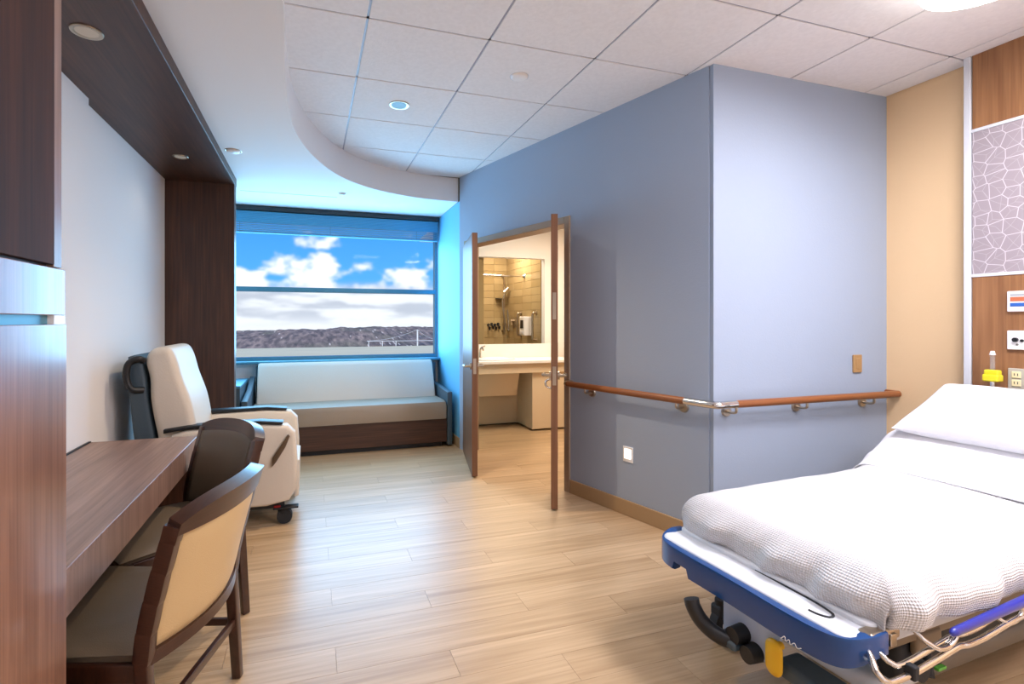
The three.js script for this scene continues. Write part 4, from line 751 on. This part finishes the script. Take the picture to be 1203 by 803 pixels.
  gb(6.72, 1.05, 1.40, 'vertical metal grab bar between the shower valve and the soap dispenser'); gb(6.20, 1.0, 1.40, 'vertical metal grab bar beyond the white soap dispenser');
  const sd = thing('soap_dispenser', 'white box soap dispenser with dark window on the tiled wall', 'dispenser', [2.872, 1.07, 6.42]);
  part(sd, 'housing', lbox(-0.12, 0, 0, 0.26, -0.085, 0.085, 0.012), M.plate); part(sd, 'side_panel', lbox(-0.115, -0.005, 0.02, 0.245, -0.0875, -0.083, 0.002), std({ color: 0x55565a, roughness: 0.4 }), 'dark grey side'); part(sd, 'window', lbox(-0.123, -0.118, 0.10, 0.21, -0.05, 0.05, 0.002), M.black, 'dark window'); part(sd, 'push_bar', lbox(-0.128, -0.10, 0.02, 0.06, -0.06, 0.06, 0.006), M.plastic);
  for (let i = 0; i < 4; i++) { const t = thing('robe_hook', 'dark round robe hook in the row on the tiled shower wall', 'hook', [2.57 + i * 0.052, 1.16 + (i % 2) * 0.012, 7.282], 0, 'robe hooks on the shower wall'); part(t, 'back_plate', at3(new THREE.CylinderGeometry(0.022, 0.022, 0.01, 18), 0, 0.05, 0.005, Math.PI / 2), M.black); part(t, 'hook', tube([[0, 0.05, 0.005], [0, 0.03, 0.045], [0, -0.01, 0.05], [0, -0.02, 0.075], [0, 0.02, 0.09]].map((p) => new THREE.Vector3(...p)), 0.01, 20, 8), M.black); }
  // ceiling lights of the bathroom
  const bl = (x, d, w, h, k, label) => { const t = thing('bathroom_light', label, 'ceiling light', [x, BC, d]); part(t, 'diffuser', lbox(-w / 2, w / 2, -0.02, 0, -h / 2, h / 2, 0.006), std({ color: 0xffffff, emissive: 0xfff0de, emissiveIntensity: 1.5 })); const l = new THREE.RectAreaLight(0xffecd4, k, w * 0.95, h * 0.95); l.position.set(0, -0.024, 0); l.rotation.x = -Math.PI / 2; t.add(l); };
  bl(2.55, 4.6, 0.6, 0.6, LIGHT.bath, 'square ceiling light over the bathroom floor'); bl(2.5, 6.6, 0.4, 0.4, LIGHT.bath, 'small square ceiling light over the shower');
}

// ================================================================ CEILING FITTINGS AND LAMPS
function rectLamp(parent, w, h, k, y, color) { const l = new THREE.RectAreaLight(color, k, w, h); l.position.set(0, y, 0); l.rotation.x = -Math.PI / 2; parent.add(l); return l; }
{
  const ex = thing('exam_light', 'round bright ceiling light above the stretcher', 'ceiling light', [2.55, CEIL, 1.28]);
  part(ex, 'housing', at3(lathe([[0, 0], [0.23, 0], [0.235, -0.006], [0.235, -0.03], [0.215, -0.035], [0.215, -0.02], [0, -0.02]], 40), 0, 0, 0), M.plastic);
  part(ex, 'diffuser', at3(new THREE.CylinderGeometry(0.205, 0.212, 0.06, 40), 0, -0.05, 0), std({ color: 0xffffff, emissive: 0xfffaf4, emissiveIntensity: 9 }), 'glowing round drum diffuser');
  rectLamp(ex, 0.38, 0.38, LIGHT.exam, -0.085, NEUTRAL);
}
for (const [x, d, label, k] of [[1.17, 0.0, 'square ceiling light panel over the open floor', 0.6], [2.39, 0.91, 'bright square ceiling light panel over the middle of the stretcher', 2.5], [2.4, -0.6, 'square ceiling light panel beyond the stretcher, by the back wall', 2.2]]) {
  const gx = -0.3542 + 0.61 * Math.floor((x + 0.3542) / 0.61) + 0.305, gd = 1.8263 + 0.61 * Math.floor((d - 1.8263) / 0.61) + 0.305;
  const t = thing('ceiling_panel_light', label, 'ceiling light', [gx, CEIL, gd], 0, 'square panel lights in the ceiling');
  part(t, 'frame', join(lbox(-0.3, 0.3, -0.012, 0, -0.3, -0.27), lbox(-0.3, 0.3, -0.012, 0, 0.27, 0.3), lbox(-0.3, -0.27, -0.012, 0, -0.27, 0.27), lbox(0.27, 0.3, -0.012, 0, -0.27, 0.27)), M.plastic);
  part(t, 'diffuser', lbox(-0.27, 0.27, -0.006, 0, -0.27, 0.27), std({ color: 0xffffff, emissive: 0xfff4e8, emissiveIntensity: 2.2 }));
  rectLamp(t, 0.53, 0.53, LIGHT.troffer * k, -0.014, WARM);
}
function downlight(name, label, [x, y, d], r, k, lensM, group, cone = 1.1) {
  const t = thing(name, label, 'downlight', [x, y, d], 0, group);
  part(t, 'trim_ring', lathe([[r * 0.72, 0.0], [r * 0.74, -0.003], [r * 0.98, -0.006], [r, -0.002], [r, 0]], 32), M.nickel);
  part(t, 'lens', at3(new THREE.CylinderGeometry(r * 0.72, r * 0.72, 0.004, 28), 0, -0.0015, 0), lensM);
  if (k) { const s = new THREE.SpotLight(0xffe6c8, k, 0, cone, 1, 2); s.position.set(0, -0.02, 0); s.target.position.set(0, -2, 0); s.castShadow = true; t.add(s, s.target); }
  return t;
}
const glow = std({ color: 0x9a8d80, emissive: 0xffe8cc, emissiveIntensity: 0.12, roughness: 0.4 }), dim = std({ color: 0xbfc8cc, emissive: 0xffe8cc, emissiveIntensity: 0.35, roughness: 0.3 });
downlight('downlight', 'recessed downlight in the walnut soffit near the tall cabinet', [-0.834, 2.40, 2.349], 0.055, LIGHT.spot, glow, 'downlights in the walnut soffit');
downlight('downlight', 'recessed downlight in the walnut soffit near the end post', [-0.856, 2.40, 3.943], 0.05, LIGHT.spot, glow, 'downlights in the walnut soffit');
downlight('ceiling_downlight', 'adjustable recessed downlight in the white tile ceiling', [0.556, CEIL, 3.347], 0.065, 9, std({ color: 0x2b3a42, roughness: 0.35 }), undefined);
{
  const s = thing('soffit_sensor', 'small round disc on the white soffit beside the walnut edge', 'sensor', [-0.522, SOFFIT, 3.92]);
  part(s, 'disc', lathe([[0, -0.016], [0.034, -0.015], [0.045, -0.006], [0.046, 0]], 28), M.plate); part(s, 'ring', lathe([[0.046, 0], [0.055, -0.003], [0.056, 0]], 28), M.nickel);
  const k = thing('soffit_sprinkler', 'tiny sprinkler cap on the soffit in front of the window', 'sprinkler', [0.279, SOFFIT, 4.915]);
  part(k, 'cap', lathe([[0, -0.02], [0.022, -0.02], [0.03, -0.012], [0.034, 0]], 20), M.plate); part(k, 'ring', lathe([[0.034, 0], [0.042, -0.003], [0.043, 0]], 20), M.plate);
  const c = thing('ceiling_cover_plate', 'flat round white cover plate in the tile ceiling', 'cover plate', [1.161, CEIL, 2.746]);
  part(c, 'disc', lathe([[0, -0.012], [0.04, -0.011], [0.05, -0.004], [0.051, 0]], 28), M.plate); part(c, 'shadow_ring', lathe([[0.051, 0], [0.056, -0.002], [0.057, 0]], 28), M.plastic);
}

renderer.render(scene, camera);
